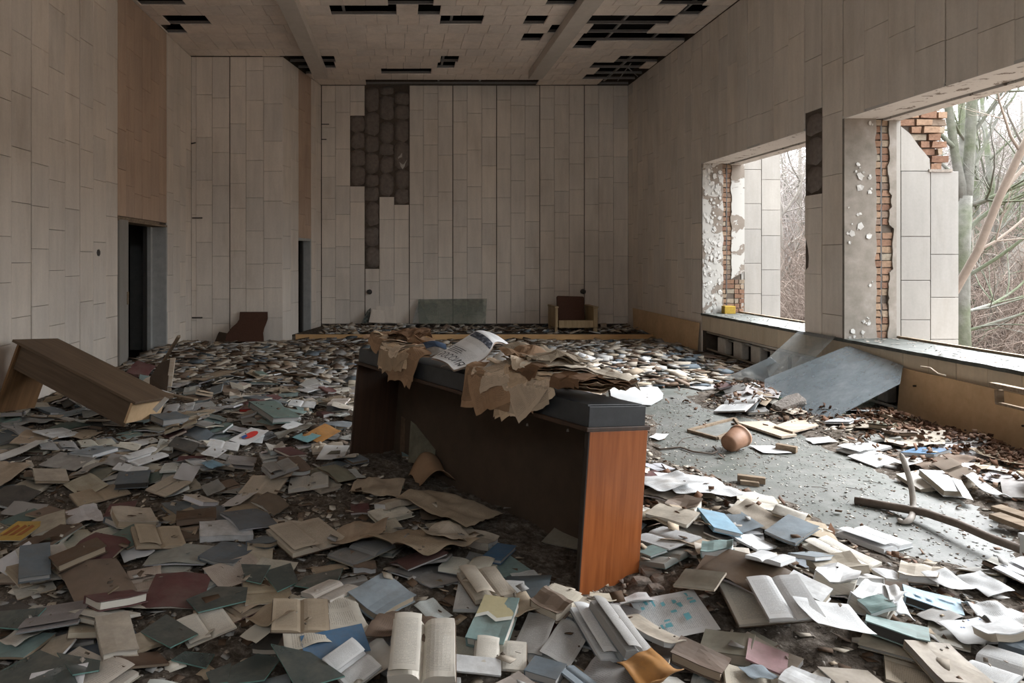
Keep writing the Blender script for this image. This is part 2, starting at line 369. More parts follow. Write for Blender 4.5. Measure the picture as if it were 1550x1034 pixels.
# walls: dark backing behind the tiles
b = MB(); y0 = -4.3
b.box(XL-.27, XL-.02, -4.3, 9.6, 0, 5.66); b.box(XL-.27, XL-.02, 9.6, 11.6, 2.17, 5.66); b.box(XL-.27, XL-.02, 11.6, YA+.02, 0, 5.66)
b.box(XL-.22, XL-.03, 9.6, 9.94, 0, 2.17)
wl = b.build('wall_left', M['mortar'], **ST)
wb = MB().box(-2.4, 5.57, YB+.02, YB+.25, 0, 5.66).build('wall_back', M['mortar'], **ST)
wa = MB().box(XL-.27, -2.22, YA+.02, YA+.2, 0, 5.66).build('wall_alcove', M['mortar'], **ST)
OU = Vector((.465, 2.14, 0)).normalized(); ON = Vector((OU.y, -OU.x, 0)); OO = Vector((-2.22, YA, 0)); OL = 2.19
Mo = frame(OO, OU, (0, 0, 1))   # x along wall, y up, z = normal (OU x Z)
wc = MB().box(0, .82, 0, 5.66, -.2, -.02, Mo).box(.82, 1.555, 2.0, 5.66, -.2, -.02, Mo).box(1.555, OL+.1, 0, 5.66, -.2, -.02, Mo).build('wall_corner', M['mortar'], **ST)
wn_ = MB().box(-4.2, 5.57, -4.3, -4.1, 0, ADDED_ENDW[2]).box(-4.2, 5.57, -4.3, -4.1, ADDED_ENDW[3], 5.66).box(-4.2, ADDED_ENDW[0], -4.3, -4.1, ADDED_ENDW[2], ADDED_ENDW[3]).box(ADDED_ENDW[1], 5.57, -4.3, -4.1, ADDED_ENDW[2], ADDED_ENDW[3]).box(-1, -.7, -4.3, -4.1, ADDED_ENDW[2], ADDED_ENDW[3]).box(1.7, 2, -4.3, -4.1, ADDED_ENDW[2], ADDED_ENDW[3]).build('wall_near', M['beam'], **ST)  # high openings in this unseen wall are added to let in light
b = MB()
b.box(XR+.02, 5.57, -4.3, YB, HEAD+.03, 5.66)
b.box(XR+.02, 5.57, -4.3, 11.3, .43, SILL-.04); b.box(XR+.27, 5.57, -4.3, 11.3, 0, .43); b.box(XR+.02, 5.57, 11.3, 11.4, 0, SILL-.04)
for a, c in ((11.4, YB), (7.76, 8.5), (4.12, 4.86), (-4.3, 1.22)):
    b.box(XR+.02, 5.57, a, c, 0 if a > 11 else SILL-.04, HEAD+.03)
wr = b.build('wall_right', M['mortar'], **ST)

def ivw(f, wide=()):
    f.wide = wide; return f
# back wall tiles
bc = span([-1.755, -.806, .158, 1.108, 2.06, 3.0, 3.97, XR], [3]*7)
zt = CEIL-.01
def biv(u):
    x = u; i = next(k for k in range(len(bc)-1) if bc[k] <= x <= bc[k+1])
    if i == 2: return [(0, 3.18), (4.72, zt)]
    if i == 3: return [(0, 1.385)]
    if i == 4: return [(0, 2.95)]
    if i == 5: return [(0, 2.78)]
    return [(0, zt)]
n1 = tiles(wb, (0, YB+.02, 0), (1, 0, 0), (0, -1, 0), bc, ivw(biv, (0, 3, 6, 9, 12, 15, 18)))
# rounded mortar dabs left where tiles fell
def dab(parent, c, w, h, d, N, U, seed):
    m = bmesh.new(); bmesh.ops.create_icosphere(m, subdivisions=2, radius=1)
    N = Vector(N); U = Vector(U); Z = Vector((0, 0, 1)); V = []
    for v in m.verts:
        p = v.co; k = 1.0/max(abs(p.x), abs(p.y), abs(p.z))**.85
        q = p*k; nz = 1+.16*noise.noise(p*1.7+Vector((seed, 0, 0)))+.10*noise.noise(p*5+Vector((0, seed, 0)))
        V.append(c+U*q.x*w/2*nz+Z*q.y*h/2*nz+N*q.z*d*nz)
    me = mesh('mortar_dab', V, [tuple(x.index for x in f.verts) for f in m.faces], M['dab'], True); m.free()
    return obj('mortar_dab', me, None, parent)
for i, (z0, z1) in {2: (3.18, 4.72), 3: (1.385, 5.35), 4: (2.95, 5.35), 5: (2.78, 5.35)}.items():
    z = z0+.02; xm = (bc[i]+bc[i+1])/2
    while z < z1-.12:
        h = min(R.uniform(.26, .62), z1-z)
        dab(wb, Vector((xm+R.uniform(-.01, .01), YB+.05, z+h/2)), R.uniform(.29, .325), h*R.uniform(.98, 1.05), R.uniform(.045, .075), (0, -1, 0), (1, 0, 0), R.uniform(0, 99)); z += h
obj('plaster_remnant', mesh('plaster_remnant', [Vector((.02+math.cos(t)*.09*(1+.3*math.sin(3*t)), YB-.005, 3.74+math.sin(t)*.16*(1+.2*math.cos(4*t)))) for t in [k*PI/6 for k in range(12)]], [tuple(range(12))], M['flake']), None, wb)
# alcove, corner, left wall tiles
ac = [XL, -3.84, -3.54, -3.22, -2.91, -2.58, -2.22]
n2 = tiles(wa, (0, YA+.02, 0), (1, 0, 0), (0, -1, 0), ac, ivw(lambda u: [(0, zt)], (3,)))
n3 = tiles(wc, OO-ON*.02, OU, ON, [0, .42, .82], ivw(lambda u: [(0, zt)]))
n3 += tiles(wc, OO-ON*.02, OU, ON, [.82, 1.19, 1.555], ivw(lambda u: [(2.02, zt)], (0,)), 'tile_brown')
n3 += tiles(wc, OO-ON*.02, OU, ON, [1.555, 1.87, OL], ivw(lambda u: [(0, zt)], (0,)))
lc = span([5.14, 6.25, 7.36, 8.47, 9.6], [3, 3, 3, 3])
n4 = tiles(wl, (XL-.02, 0, 0), (0, 1, 0), (1, 0, 0), lc, ivw(lambda u: [(0, zt)], (3, 6, 9)))
n4 += tiles(wl, (XL-.02, 0, 0), (0, 1, 0), (1, 0, 0), span([9.6, 10.5, 11.6], [3, 3]), ivw(lambda u: [(2.2, zt)], (0, 3)), 'tile_brown')
n4 += tiles(wl, (XL-.02, 0, 0), (0, 1, 0), (1, 0, 0), [11.6, 11.95, 12.3, 12.63, YA], ivw(lambda u: [(0, zt)], (0,)))
tiles(wl, (XL-.02, 0, 0), (0, 1, 0), (1, 0, 0), span([-4, 5.14], [25]), ivw(lambda u: [(0, zt)]), merged='tiling_beyond_view')
# right wall tiles, u = 15.1 - Y
Yb = [YB, 11.8, 11.4, 9.9, 8.5, 8.15, 7.76, 6.3, 4.86]
rc = span([YB-y for y in Yb], [11, 1, 5, 4, 1, 1, 4, 4])
def riv(u):
    y = YB-u
    if y > 11.4: return [(0, zt)]
    if 8.15 < y < 8.5: return [(SILL, 1.42), (1.9, 2.37), (3.38, zt)]
    if 7.76 < y < 8.15: return [(SILL, zt)]
    return [(HEAD, zt)]
n5 = tiles(wr, (XR+.02, YB, 0), (0, -1, 0), (-1, 0, 0), rc, ivw(riv, (11, 12, 17, 21, 22, 23, 27)), hs=(.6, .7, .8, .9))
n5 += tiles(wr, (XR+.02, YB, 0), (0, -1, 0), (-1, 0, 0), span([YB-11.4, YB-4.86], [20]), ivw(lambda u: [(.43, SILL-.03)]), 'sill_tile', hs=(.4,))
tiles(wr, (XR+.02, YB, 0), (0, -1, 0), (-1, 0, 0), span([YB-4.86, YB+4], [26]), ivw(lambda u: [(.43, SILL-.03), (HEAD, zt)]), merged='tiling_beyond_view')
b = MB()
for a, c in ((4.12, 4.86), (-4.3, 1.22)): b.box(XR, XR+.02, a, c, SILL, HEAD)
b.build('pillar_facing', M['tile'], wr, kind='stuff')
# the tile with a bite out of it and the dabs in the gap above
P = [(0, 0), (.35, 0), (.35, .48), (.0, .48), (.05, .40), (.085, .3), (.10, .2), (.09, .08), (.03, .04)]
Mr = frame((XR+.02, 8.5, 1.42), (0, -1, 0), (0, 0, 1))
MB().prism(P, 0, .02, Mr).build('broken_tile', M['tile'], wr)
for z, h in ((2.40, .30), (2.72, .34), (3.08, .26)): dab(wr, Vector((XR+.035, 8.32, z+h/2)), .32, h, .035, (-1, 0, 0), (0, 1, 0), z*7)
print('TILES back', n1, 'alcove', n2, 'corner', n3, 'left', n4, 'right', n5, 'ceil', ncel)

# pipe stubs, holes in the walls
def stub(parent, p, q, r=.02, mat='metaldark', name='pipe_stub'): MB().tube([p, q], r, 7).build(name, M[mat], parent, True)
stub(wb, at(558, 442, YB), at(560, 442, YB-.06), .055); stub(wb, at(881, 441, YB), at(884, 442, YB-.06), .055)
stub(wa, at(291, 330, YA), at(306, 330, YA-.05), .012); stub(wa, at(291, 481, YA), at(306, 481, YA-.05), .015)
stub(wa, at(287, 218, YA+.0), at(296, 216, YA-.04), .012)
Mq = Vector((XL, 8.98, 1.68)); stub(wl, Mq-Vector((.01, 0, 0)), Mq+Vector((.012, 0, 0)), .045)
for p in ((486, 188, 12), (486, 211, 8)): stub(wb, at(p[0], p[1], YB), at(p[0]+p[2], p[1], YB-.03), .01)

# ---------------- doorways
d1 = empty('door_1', (0, 0, 0), kind='structure')
MB().box(XL-.015, XL+.015, 9.62, 9.94, .02, 2.15).build('door_leaf', M['tile_white'], d1)
MB().box(XL+.013, XL+.022, 9.88, 9.935, .95, 1.13).build('latch_plate', M['oldwood'], d1)
MB().box(XL-.27, XL+.0, 11.58, 11.64, .02, 2.17).build('jamb', M['doorpaint'], d1)
MB().box(XL-.29, XL-.23, 11.50, 11.58, .0, 2.15).build('door_post', M['doorpaint'], d1)
MB().box(XL-.36, XL-.30, 11.50, 11.6, .0, 2.15).build('door_post', M['metaldark'], d1)
MB().box(XL-.27, XL+.01, 9.6, 11.6, 2.13, 2.16).box(XL-.02, XL+.02, 9.6, 11.2, 2.16, 2.19).build('lintel_strip', M['oldwood'], d1)
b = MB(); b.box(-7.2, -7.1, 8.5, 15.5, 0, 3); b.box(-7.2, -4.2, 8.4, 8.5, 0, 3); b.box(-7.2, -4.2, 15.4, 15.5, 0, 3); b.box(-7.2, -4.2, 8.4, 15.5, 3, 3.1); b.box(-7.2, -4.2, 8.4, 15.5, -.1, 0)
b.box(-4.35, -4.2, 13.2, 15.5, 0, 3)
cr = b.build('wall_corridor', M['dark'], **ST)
MB().box(-4.78, -4.5, 12.2, 12.5, 0, 3).build('pier', M['doorpaint'], cr)
d2 = empty('door_2', (0, 0, 0), kind='structure')
MB().box(.82, 1.555, 1.97, 2.02, -.2, 0, Mo).build('lintel_strip', M['doorpaint'], d2)
MB().box(1.50, 1.56, 0, 2.0, -.22, .0, Mo).build('jamb', M['doorpaint'], d2)
MB().box(1.42, 1.50, 0, 2.0, -.2, -.15, Mo).build('door_post', M['metaldark'], d2)
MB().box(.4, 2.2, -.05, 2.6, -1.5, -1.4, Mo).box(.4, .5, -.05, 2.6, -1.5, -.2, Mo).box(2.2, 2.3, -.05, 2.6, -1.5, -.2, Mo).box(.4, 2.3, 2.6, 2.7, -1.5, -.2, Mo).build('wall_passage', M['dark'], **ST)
# ---------------- stage
sp = [(-2.15, 13.42), (XR, 13.42), (XR, YB), (-1.76, YB), (-2.1, 13.5)]
MB().prism(sp, 0, .135).build('floor_stage', M['dirt'], **ST)
tr = MB().box(-2.05, XR, 13.40, 13.42, 0, .142).build('trim_stage', M['stage_front'], **ST)
MB().box(-1.75, XR, YB-.02, YB-.002, .135, .19).build('baseboard_back', M['edge'], **ST)

# ---------------- windows: head, sill, jamb with plaster and bricks, outside fin
def jag(x, z0, z1, amp, n, seed, step=True):
    out = []
    for i in range(n+1):
        z = z0+(z1-z0)*i/n; out.append((x+amp*noise.noise(Vector((seed, z*6, 0)))*1.6+amp*.5*noise.noise(Vector((seed, z*23, 5))), z))
    return out
def brick(parent, x0, x1, z0, z1, y, d=.05):
    V = []
    for z in (z0, z1):
        for yy in (y, y+d):
            for x in (x0, x1): V.append((x+R.uniform(-.005, .005), yy+(R.uniform(-.008, .008) if yy == y else 0), z+R.uniform(-.004, .004)))
    me = mesh('brick', V, [(0, 2, 3, 1), (4, 5, 7, 6), (0, 1, 5, 4), (2, 6, 7, 3), (0, 4, 6, 2), (1, 3, 7, 5)], M['brick'])
    obj('brick', me, None, parent)
def flake(mb, c, s, N):
    a = R.uniform(0, 6.28); n = R.choice((4, 5, 6)); N = Vector(N); U = Vector((0, 0, 1)).cross(N).normalized(); V = Vector((0, 0, 1)); P = []
    for k in range(n):
        t = a+2*PI*k/n; r = s*R.uniform(.6, 1.3); P.append(Vector(c)+U*math.cos(t)*r+V*math.sin(t)*r*1.2+N*R.uniform(.002, .014))
    mb.add(P, [tuple(range(n))])
for wi, (wa0, wa1) in enumerate(WIN[:2]):
    w = empty('window_%d' % (wi+1), (0, 0, 0), kind='structure'); J = wa1
    # sill
    s = MB(); nn = 40; V = []; Fc = []
    for i in range(nn+1):
        y = wa0-.02+(wa1-wa0+.02)*i/nn; e = XR-.015+.02*noise.noise(Vector((wi*7, y*5, 0)))
        V += [(e, y, SILL-.035), (e, y, SILL+.004*noise.noise(Vector((y*9, 0, 0)))), (5.57, y, SILL+.006), (5.57, y, SILL-.035)]
    for i in range(nn):
        a = i*4
        for k in range(4): Fc.append((a+k, a+(k+1) % 4, a+4+(k+1) % 4, a+4+k))
    s.add(V, Fc); s.F += [(0, 1, 2, 3), (nn*4+3, nn*4+2, nn*4+1, nn*4)]
    s.build('sill', M['sill'], w)
    MB().box(5.53, 5.57, wa0, wa1, SILL+.006, SILL+.03).build('frame_stub', M['oldwood'], w)
    MB().box(XR, 5.36, wa0, wa1, HEAD, HEAD+.03).box(5.38, 5.57, wa0, wa1, HEAD-.02, HEAD+.03).build('soffit', M['soffit'], w)
    MB().box(5.36, 5.38, wa0, wa1, HEAD+.01, HEAD+.03).build('groove', M['mortar'], w)
    # far jamb
    xb = 5.265 if wi == 0 else 5.285; xc = 5.405 if wi == 0 else 5.43
    L = jag(xb, SILL, HEAD, .014, 60, 3+wi); q = [(XR, SILL)]+L+[(XR, HEAD)]
    Mj = Matrix(((1, 0, 0, 0), (0, 0, -1, J), (0, 1, 0, 0), (0, 0, 0, 1)))
    MB().prism(q, 0, .035, Mj).build('peeling_plaster', M['plaster'] if wi == 0 else M['plaster_bare'], w)
    lo = 1.27 if wi == 0 else SILL
    L2 = jag(xc, lo, HEAD, .022, 60, 9+wi)
    if wi == 1: L2 = [(x+(.045 if (1.45 < z < 1.95 or 2.15 < z < 2.32) else 0), z) for x, z in L2]
    xe = 5.62 if wi == 0 else 5.515
    q = L2+[(xe, HEAD), (xe, lo+.12 if wi == 0 else lo)]
    MB().prism(q, 0, .03, Mj).build('patched_plaster', M['plaster_bare'] if wi else M['plaster'], w)
    z = SILL+.01; k = 0
    while z < HEAD-.07:
        a = xb-.02+R.uniform(-.01, .01); m = xb+.055+R.uniform(-.008, .008)
        brick(w, a, m, z, z+.066, J-.022); 
        if R.random() < .9: brick(w, m+.022, xc+.05, z, z+.066, J-.012)
        if wi == 0 and z < 1.27:
            brick(w, xc+.06, xc+.12+.02*(k % 2), z, z+.066, J-.02); brick(w, xc+.135+.02*(k % 2), 5.62, z, z+.066, J-.018)
        z += .079; k += 1
    # electric conduit slot between bricks
    MB().box(xb+.058, xb+.075, J-.018, J, SILL, HEAD).build('conduit', M['metaldark'], w)
    # fin outside
    top = 5.4 if wi == 0 else 2.58
    core = MB().box(5.575, 6.2, J+.01, J+.72, -1.2, top)
    if wi == 1: core.box(5.575, 5.98, J+.03, J+.72, top, 3.9)
    core.build('fin_core', M['mortar'], w)
    c = [5.575 if wi else 5.62, 5.905, 6.22]
    if wi == 0:
        tiles(w, (0, J+.01, 0), (1, 0, 0), (0, -1, 0), c, ivw(lambda u: [(.45, 4.2)]), 'tile_white', th=.025, hs=(.42, .5, .56), gap=.005)
        MB().box(5.575, 5.615, J-.012, J+.01, .45, 4.2).build('edge_strip', M['tile_white'], w)
    else:
        MB().box(5.517, 5.572, J-.012, J+.01, .45, 3.3).build('edge_strip', M['tile_white'], w)
        for ci, seq in ((0, (.45, .92, 1.36, 1.85, 2.58)), (1, (.45, .70, 1.17, 1.65, 2.58))):
            x0, x1 = c[ci]+.003, c[ci+1]-.003
            for z0, z1 in zip(seq[:-1], seq[1:]):
                MB().box(x0, x1, J-.015, J+.01, z0+.003, z1-.003).build('tile', M['tile_white'], w, bev=.004)
        MB().prism([(c[0], 2.585), (c[1]-.004, 2.585), (c[1]-.01, 2.72), (c[0]+.2, 2.86), (c[0]+.1, 3.0), (c[0], 3.08)], -.01, .015, Mj).build('broken_tile', M['tile_white'], w)
        z = 2.60; k = 0
        while z < 3.5:
            x = 5.6+(.0 if k % 2 else -.10)
            if z < 2.75: x = 5.92
            elif z < 2.9: x = 5.80
            elif z < 3.05: x = 5.70
            lim = 6.05+R.uniform(-.02, .06)
            while x < lim-.05:
                L_ = R.choice((.12, .25, .19)); e = min(x+L_, lim)
                brick(w, x, e-.014, z, z+.068, J-.01+R.uniform(-.02, .02), .12); x = e
            z += .082; k += 1
        MB().box(5.88, 6.14, J-.03, J+.06, 2.57, 2.60).build('ledge', M['rubble'], w)
    fm = MB()
    for _ in range(190 if wi == 0 else 110):
        x = R.uniform(XR+.02, xb-.04); z = R.uniform(SILL, HEAD)
        if wi == 1 and noise.noise(Vector((x*5, z*3.5, 3))) < .05: continue
        flake(fm, (x, J-.037, z), R.choice((.01, .016, .024, .036)), (0, -1, 0))
    fm.build('paint_flakes', M['flake'], w, kind='stuff')
    fm = MB()
    for _ in range(160):
        x, y = R.uniform(XR, 5.5), R.uniform(wa0+.05, wa1-.05); s_ = R.uniform(.006, .02); a = R.uniform(0, 6)
        fm.add([(x+s_*math.cos(a+k*PI/2)*R.uniform(.6, 1.6), y+s_*math.sin(a+k*PI/2)*R.uniform(.6, 1.6), SILL+.008+R.uniform(0, .012)) for k in range(4)], [(0, 1, 2, 3)])
    fm.build('sill_crumbs', M['rubble'], w, kind='stuff')
for wi, (wa0, wa1) in enumerate(WIN[2:]):
    w = empty('window_%d' % (wi+3), (0, 0, 0), kind='structure')
    MB().box(XR-.015, 5.57, wa0, wa1, SILL-.035, SILL).build('sill', M['sill'], w)
    MB().box(XR, 5.57, wa0, wa1, HEAD, HEAD+.03).build('soffit', M['soffit'], w)
    MB().box(5.575, 6.2, wa1+.01, wa1+.7, -1.2, 5.4).build('fin', M['tile_white'], w)
MB().box(XR-.012, 5.57, 7.74, 8.52, SILL-.035, SILL-.001).build('sill_under_pillar', M['sill'], wr)

# ---------------- heating in the niche under the sills
for nm, y0, y1 in (('near the fallen glass', 8.7, 11.1), ('behind the ochre board', 5.0, 7.5)):
    r = empty('radiator', (5.1, (y0+y1)/2, 0), label='cream column radiator in the niche under the window sill ' + nm, category='radiator', group='radiators under the sills')
    n = 5
    for k in range(n):
        y = y0+.15+(y1-y0-.3)*k/(n-1)-(y0+y1)/2
        MB().box(-.06, .06, y-.13, y+.13, .10, .36).build('section', M['radiator'], r, bev=.02)
    MB().tube([(0, y0-(y0+y1)/2, .33), (0, y1-(y0+y1)/2, .33)], .016, 7).build('connecting_pipe', M['pipe'], r, True)
def thing(name, label, cat, loc=(0, 0, 0), rot=(0, 0, 0), **k): return empty(name, loc, rot, label=label, category=cat, **k)
def tag(o, label, cat, group=None, kind=None):
    o['label'] = label; o['category'] = cat
    if group: o['group'] = group
    if kind: o['kind'] = kind
    return o
tag(MB().tube([(XR+.03, 5.2, .41), (XR+.02, 8, .405), (XR+.03, 11.25, .41)], .017, 8).build('heating_pipe', M['pipe'], None, True), 'upper pale heating pipe running just under the tiled sill band', 'pipe')
tag(MB().tube([(XR+.03, 5.2, .12), (XR+.0, 8, .11), (XR+.03, 11.25, .14)], .016, 8).build('heating_pipe', M['pipe'], None, True), 'lower heating pipe running close to the floor in the niche', 'pipe')
# ================================================================== outdoors
def gz(x, y): return -.9+.11*max(0, x-9)+.35*noise.noise(Vector((x*.15, y*.15, 0)))+.5*noise.noise(Vector((x*.05, y*.05, 4)))*min(1, max(0, (x-7)/10))
n = 60; V = []; Fc = []
for i in range(n+1):
    for j in range(n+1):
        x = 5.6+64*(i/n)**1.5; y = -20+120*j/n; V.append((x, y, gz(x, y)))
for i in range(n):
    for j in range(n): a = i*(n+1)+j; Fc.append((a, a+n+1, a+n+2, a+1))
obj('terrain', mesh('terrain', V, Fc, M['ground'], True), **ST)
def limb(mb, P0, d, L, r, depth, rnd, sides=6, curl=.25, up=.12, twigs=3):
    """a bending limb with side twigs"""
    n = max(4, int(L/.22)); n = min(n, 9); P = [Vector(P0)]; d = Vector(d).normalized(); rr = [r]
    for i in range(n):
        d = (d+Vector((rnd.uniform(-1, 1), rnd.uniform(-1, 1), rnd.uniform(-1, 1)))*curl*.5+Vector((0, 0, up*.5))).normalized()
        P.append(P[-1]+d*L/n); rr.append(r*(1-(i+1)/n*.72))
    mb.tube(P, rr, sides, cap=False)
    if depth > 0:
        for k in range(twigs+rnd.randint(0, 2)):
            i = rnd.randint(1, n); dd = (P[i]-P[i-1]).normalized()
            s = Vector((rnd.uniform(-1, 1), rnd.uniform(-1, 1), rnd.uniform(-.5, 1))).normalized()
            limb(mb, P[i], dd*.6+s*.9, L*rnd.uniform(.4, .62), rr[i]*.6, depth-1, rnd, 4 if sides > 4 else 3, curl*1.25, up, twigs)
def tree(name, label, loc, paths, limbs, mat, seed, group=None):
    rnd = random.Random(seed); o = empty(name, loc, label=label, category='tree')
    if group: o['group'] = group
    for P, rr in paths: MB().tube(P, rr, 10).build('trunk', M[mat], o, True)
    for (p, d, L, r) in limbs:
        mb = MB(); limb(mb, p, d, L, r, 3, rnd, 6, .28, .1, 3); mb.build('branch', M[mat], o, True)
# twin-stemmed mossy tree just outside the nearer window
X0, Y0 = 8.45, 10.5
tree('tree', 'mossy green tree forking into two upright stems beside the white outer pier', (X0, Y0, -.9),
     [([(0, 0, 0), (.0, 0, 1.6), (.02, 0, 2.6), (.07, 0, 3.45)], [.18, .13, .115, .10]),
      ([(.055, 0, 3.2), (.02, 0, 3.6), (-.06, .02, 4.1), (-.13, .05, 4.8), (-.22, .1, 6.5), (-.4, .2, 9)], [.08, .068, .058, .055, .05, .03]),
      ([(.07, 0, 3.2), (.11, 0, 3.6), (.15, 0, 4.2), (.20, -.05, 6.3), (.4, -.1, 9)], [.09, .08, .072, .062, .03])],
     [((.05, 0, 2.2), (1, -.3, .75), 2.2, .03), ((.1, 0, 2.9), (1, .2, .9), 2.4, .034), ((.22, 0, 3.9), (1, .3, 1.3), 2.0, .03), ((.2, 0, 4.4), (.9, -.5, 1.2), 2.2, .03),
      ((.22, 0, 4.9), (1, 0, 1), 2, .04), ((-.1, 0, 4.2), (-.9, .3, 1), 1.4, .035), ((-.2, 0, 5.2), (-.8, .1, 1), 1.6, .03), ((0, 0, 1.7), (1, .3, -.05), 2.6, .03), ((.05, 0, 1.4), (1, -.2, .35), 2.2, .025), ((.1, 0, 3.3), (.9, -.5, .3), 2.2, .035)], 'bark', 4)
lp = [at(1446, 440, 9.6), at(1480, 380, 9.3), at(1512, 300, 9.0), at(1545, 230, 8.7), at(1590, 140, 8.4)]
tree('leaning_tree', 'pale smooth dead trunk leaning diagonally across the nearer window', (0, 0, 0), [([at(1418, 500, 9.9), at(1425, 470, 9.8)]+lp, [.055, .055, .053, .05, .047, .043, .035])],
     [(lp[2], (.6, 0, .9), 1.3, .03), (lp[1], (.7, -.2, .5), 1.2, .02), (lp[3], (-.7, 0, 1), 1.2, .02)], 'bark_pale', 9)
tree('gnarled_tree', 'grey gnarled tree with arching limbs right behind the leaning dead trunk', tuple(at(1476, 560, 15)), [([(0, 0, -2), (.3, 0, 1.0), (.9, .2, 2.2), (1.6, .2, 3.0), (2.2, .2, 4.6)], [.24, .2, .18, .15, .08])],
     [((.9, .2, 2.2), (-.4, 0, 1.2), 2.2, .08), ((1.5, .2, 3), (1, -.3, .4), 2.6, .08), ((.3, 0, 1), (1.2, 0, .1), 2.8, .07), ((1.2, .2, 2.5), (1, .3, -.3), 2.4, .07), ((2, .2, 4), (-1, 0, 1), 2.4, .05), ((2, .2, 4), (1, .3, .5), 2.8, .05), ((.6, .1, 1.6), (-1, .2, .5), 1.8, .04)], 'bark_grey', 21)
rn = random.Random(77); k = 0
spots = [(11.9, 14.5, 'thin grey tree rising between the forked mossy tree and the leaning dead trunk'), (14.4, 16.6, 'slender bare tree right of the leaning dead trunk, nearest in the thicket'), (15.3, 18.5, 'bare tree standing behind the gnarled grey tree'),
 (20.0, 22.2, 'tall bare tree at the outer frame edge of the nearer window'), (18.1, 22.3, 'distant bare tree just right of the forked mossy tree'), (24.2, 28, 'faint bare tree deepest in the haze of the nearer window'),
 (10.75, 19.5, 'bare tree beside the white outer pier of the farther window'), (12.7, 22.2, 'bare tree close to the dark pillar edge in the farther window'), (16.0, 28.4, 'faint bare tree deepest in the gap of the farther window')]
for (x, y, lab) in spots:
    z = gz(x, y); h = rn.uniform(5, 9); l = rn.uniform(-.5, .5)
    tree('bare_tree', lab, (x, y, z-.3),
         [([(0, 0, 0), (l*.3, 0, h*.3), (l*.5, .1, h*.6), (l, .2, h)], [.12, .10, .075, .03])],
         [((l*(.2+.6*q), .05, h*(.12+.8*q)), (rn.uniform(-1, 1), rn.uniform(-1, .4), rn.uniform(.2, 1)), rn.uniform(1.5, 3), .045*(1.1-q*.6)) for q in [i/7 for i in range(8)]], rn.choice(['bark_grey', 'bark_grey', 'bark']), 100+k); k += 1
# thicket of brush: nobody could count the stems
def thicket(name, label, N, xr, yr, hr, rad, mat, seed):
    rn = random.Random(seed); mb = MB()
    for _ in range(N):
        y = rn.uniform(*yr); q = rn.random(); x = max(8.4, y*(xr[0]+(xr[1]-xr[0])*q)); z = gz(x, y)-.1
        P = [Vector((x, y, z))]; d = Vector((rn.uniform(-.8, .8), rn.uniform(-.6, .6), 1)).normalized(); L = rn.uniform(*hr); r = rad*rn.uniform(.6, 1.5)*(y/14)
        for i in range(5):
            d = (d+Vector((rn.uniform(-1, 1), rn.uniform(-1, 1), rn.uniform(-.7, .5)))*.38).normalized(); P.append(P[-1]+d*L/5)
        mb.tube(P, [r, r, r*.8, r*.6, r*.45, r*.3], 3, cap=False)
        for _k in range(4):
            i = rn.randint(1, 5); s = Vector((rn.uniform(-1, 1), rn.uniform(-1, 1), rn.uniform(-.6, .9))).normalized(); l = L*rn.uniform(.15, .4)
            mb.tube([P[i], P[i]+s*l*.5, P[i]+s*l+Vector((0, 0, rn.uniform(-.1, .2)))*l], [r*.5, r*.4, r*.2], 3, cap=False)
    tag(mb.build(name, M[mat], None), label, 'undergrowth', kind='stuff')
thicket('undergrowth', 'tangle of brown bare brush right outside the windows', 3000, (.53, 1.05), (12.5, 22), (1.4, 3.6), .009, 'twig', 5)
thicket('far_undergrowth', 'hazy pale brush rising on the slope behind the trees', 6500, (.47, 1.1), (22, 46), (3.5, 8.5), .010, 'twig_hazed', 6)
# far leafless wood behind everything, a low ridge
V = []; Fc = []
for i in range(41):
    x = 45+i*1.0; y = 70-i*1.2
    V += [(x, y, 2), (x+3, y+3, 12+2.5*noise.noise(Vector((i*.3, 0, 0))))]
for i in range(40): Fc.append((2*i, 2*i+2, 2*i+3, 2*i+1))
# ================================================================== furniture
# --- the long counter cabinet: local x = length (towards the viewer end), y = depth away, z up
A = Vector((.824, 3.24, -.005)); Cc = Vector((-.42, 5.44, -.045))
u = (A-Cc); Lc = u.length; u.normalize(); wdir = Vector((-u.y, u.x, 0)).normalized(); 
if wdir.y < 0: wdir = -wdir
W = .40; H = .825; tilt = math.radians(6.6)
n_up = (Vector((0, 0, 1))*math.cos(tilt)+wdir*math.sin(tilt)); n_up = (n_up-u*n_up.dot(u)).normalized()
vd = n_up.cross(u).normalized(); vd = vd if vd.dot(wdir) > 0 else -vd; vd = (vd+Vector((0, 0, .04))).normalized()
cnt = thing('counter', 'long open-fronted library counter with orange veneer end and black top ledge', 'counter')
# axes: x -> u, y -> wdir (away/right), z -> up
Mc = Matrix(((u.x, vd.x, n_up.x, Cc.x), (u.y, vd.y, n_up.y, Cc.y), (u.z, vd.z, n_up.z, Cc.z-.005), (0, 0, 0, 1)))
cnt.matrix_world = Mc
def cb_(name, m, x0, x1, y0, y1, z0, z1, bev=.003, par=None):
    return MB().box(x0, x1, y0, y1, z0, z1).build(name, M[m], par or cnt, bev=bev)
T = .022
cb_('end_panel', 'veneer', Lc-T, Lc, .006, W, .062, H)
e = cb_('edge_strip', 'edge', Lc-T-.002, Lc+.001, -.004, .006, .062, H)
cb_('end_panel', 'veneer_dark', 0, T, .0, W, .0, H-.005)
cb_('back_panel', 'hardboard_dark', T, Lc-T, W-.02, W-.008, .04, H-T)
cb_('plinth_rail', 'oldwood', Lc-.05, Lc+.018, -.018, W+.012, -.02, .062)
cb_('bottom_board', 'hardboard_dark', T, Lc-T, .03, W-.02, .02, .042)
cb_('top_board', 'veneer_dark', -.008, Lc+.006, -.02, W+.01, H, H+.02)
tp = empty('ledge', parent=cnt)
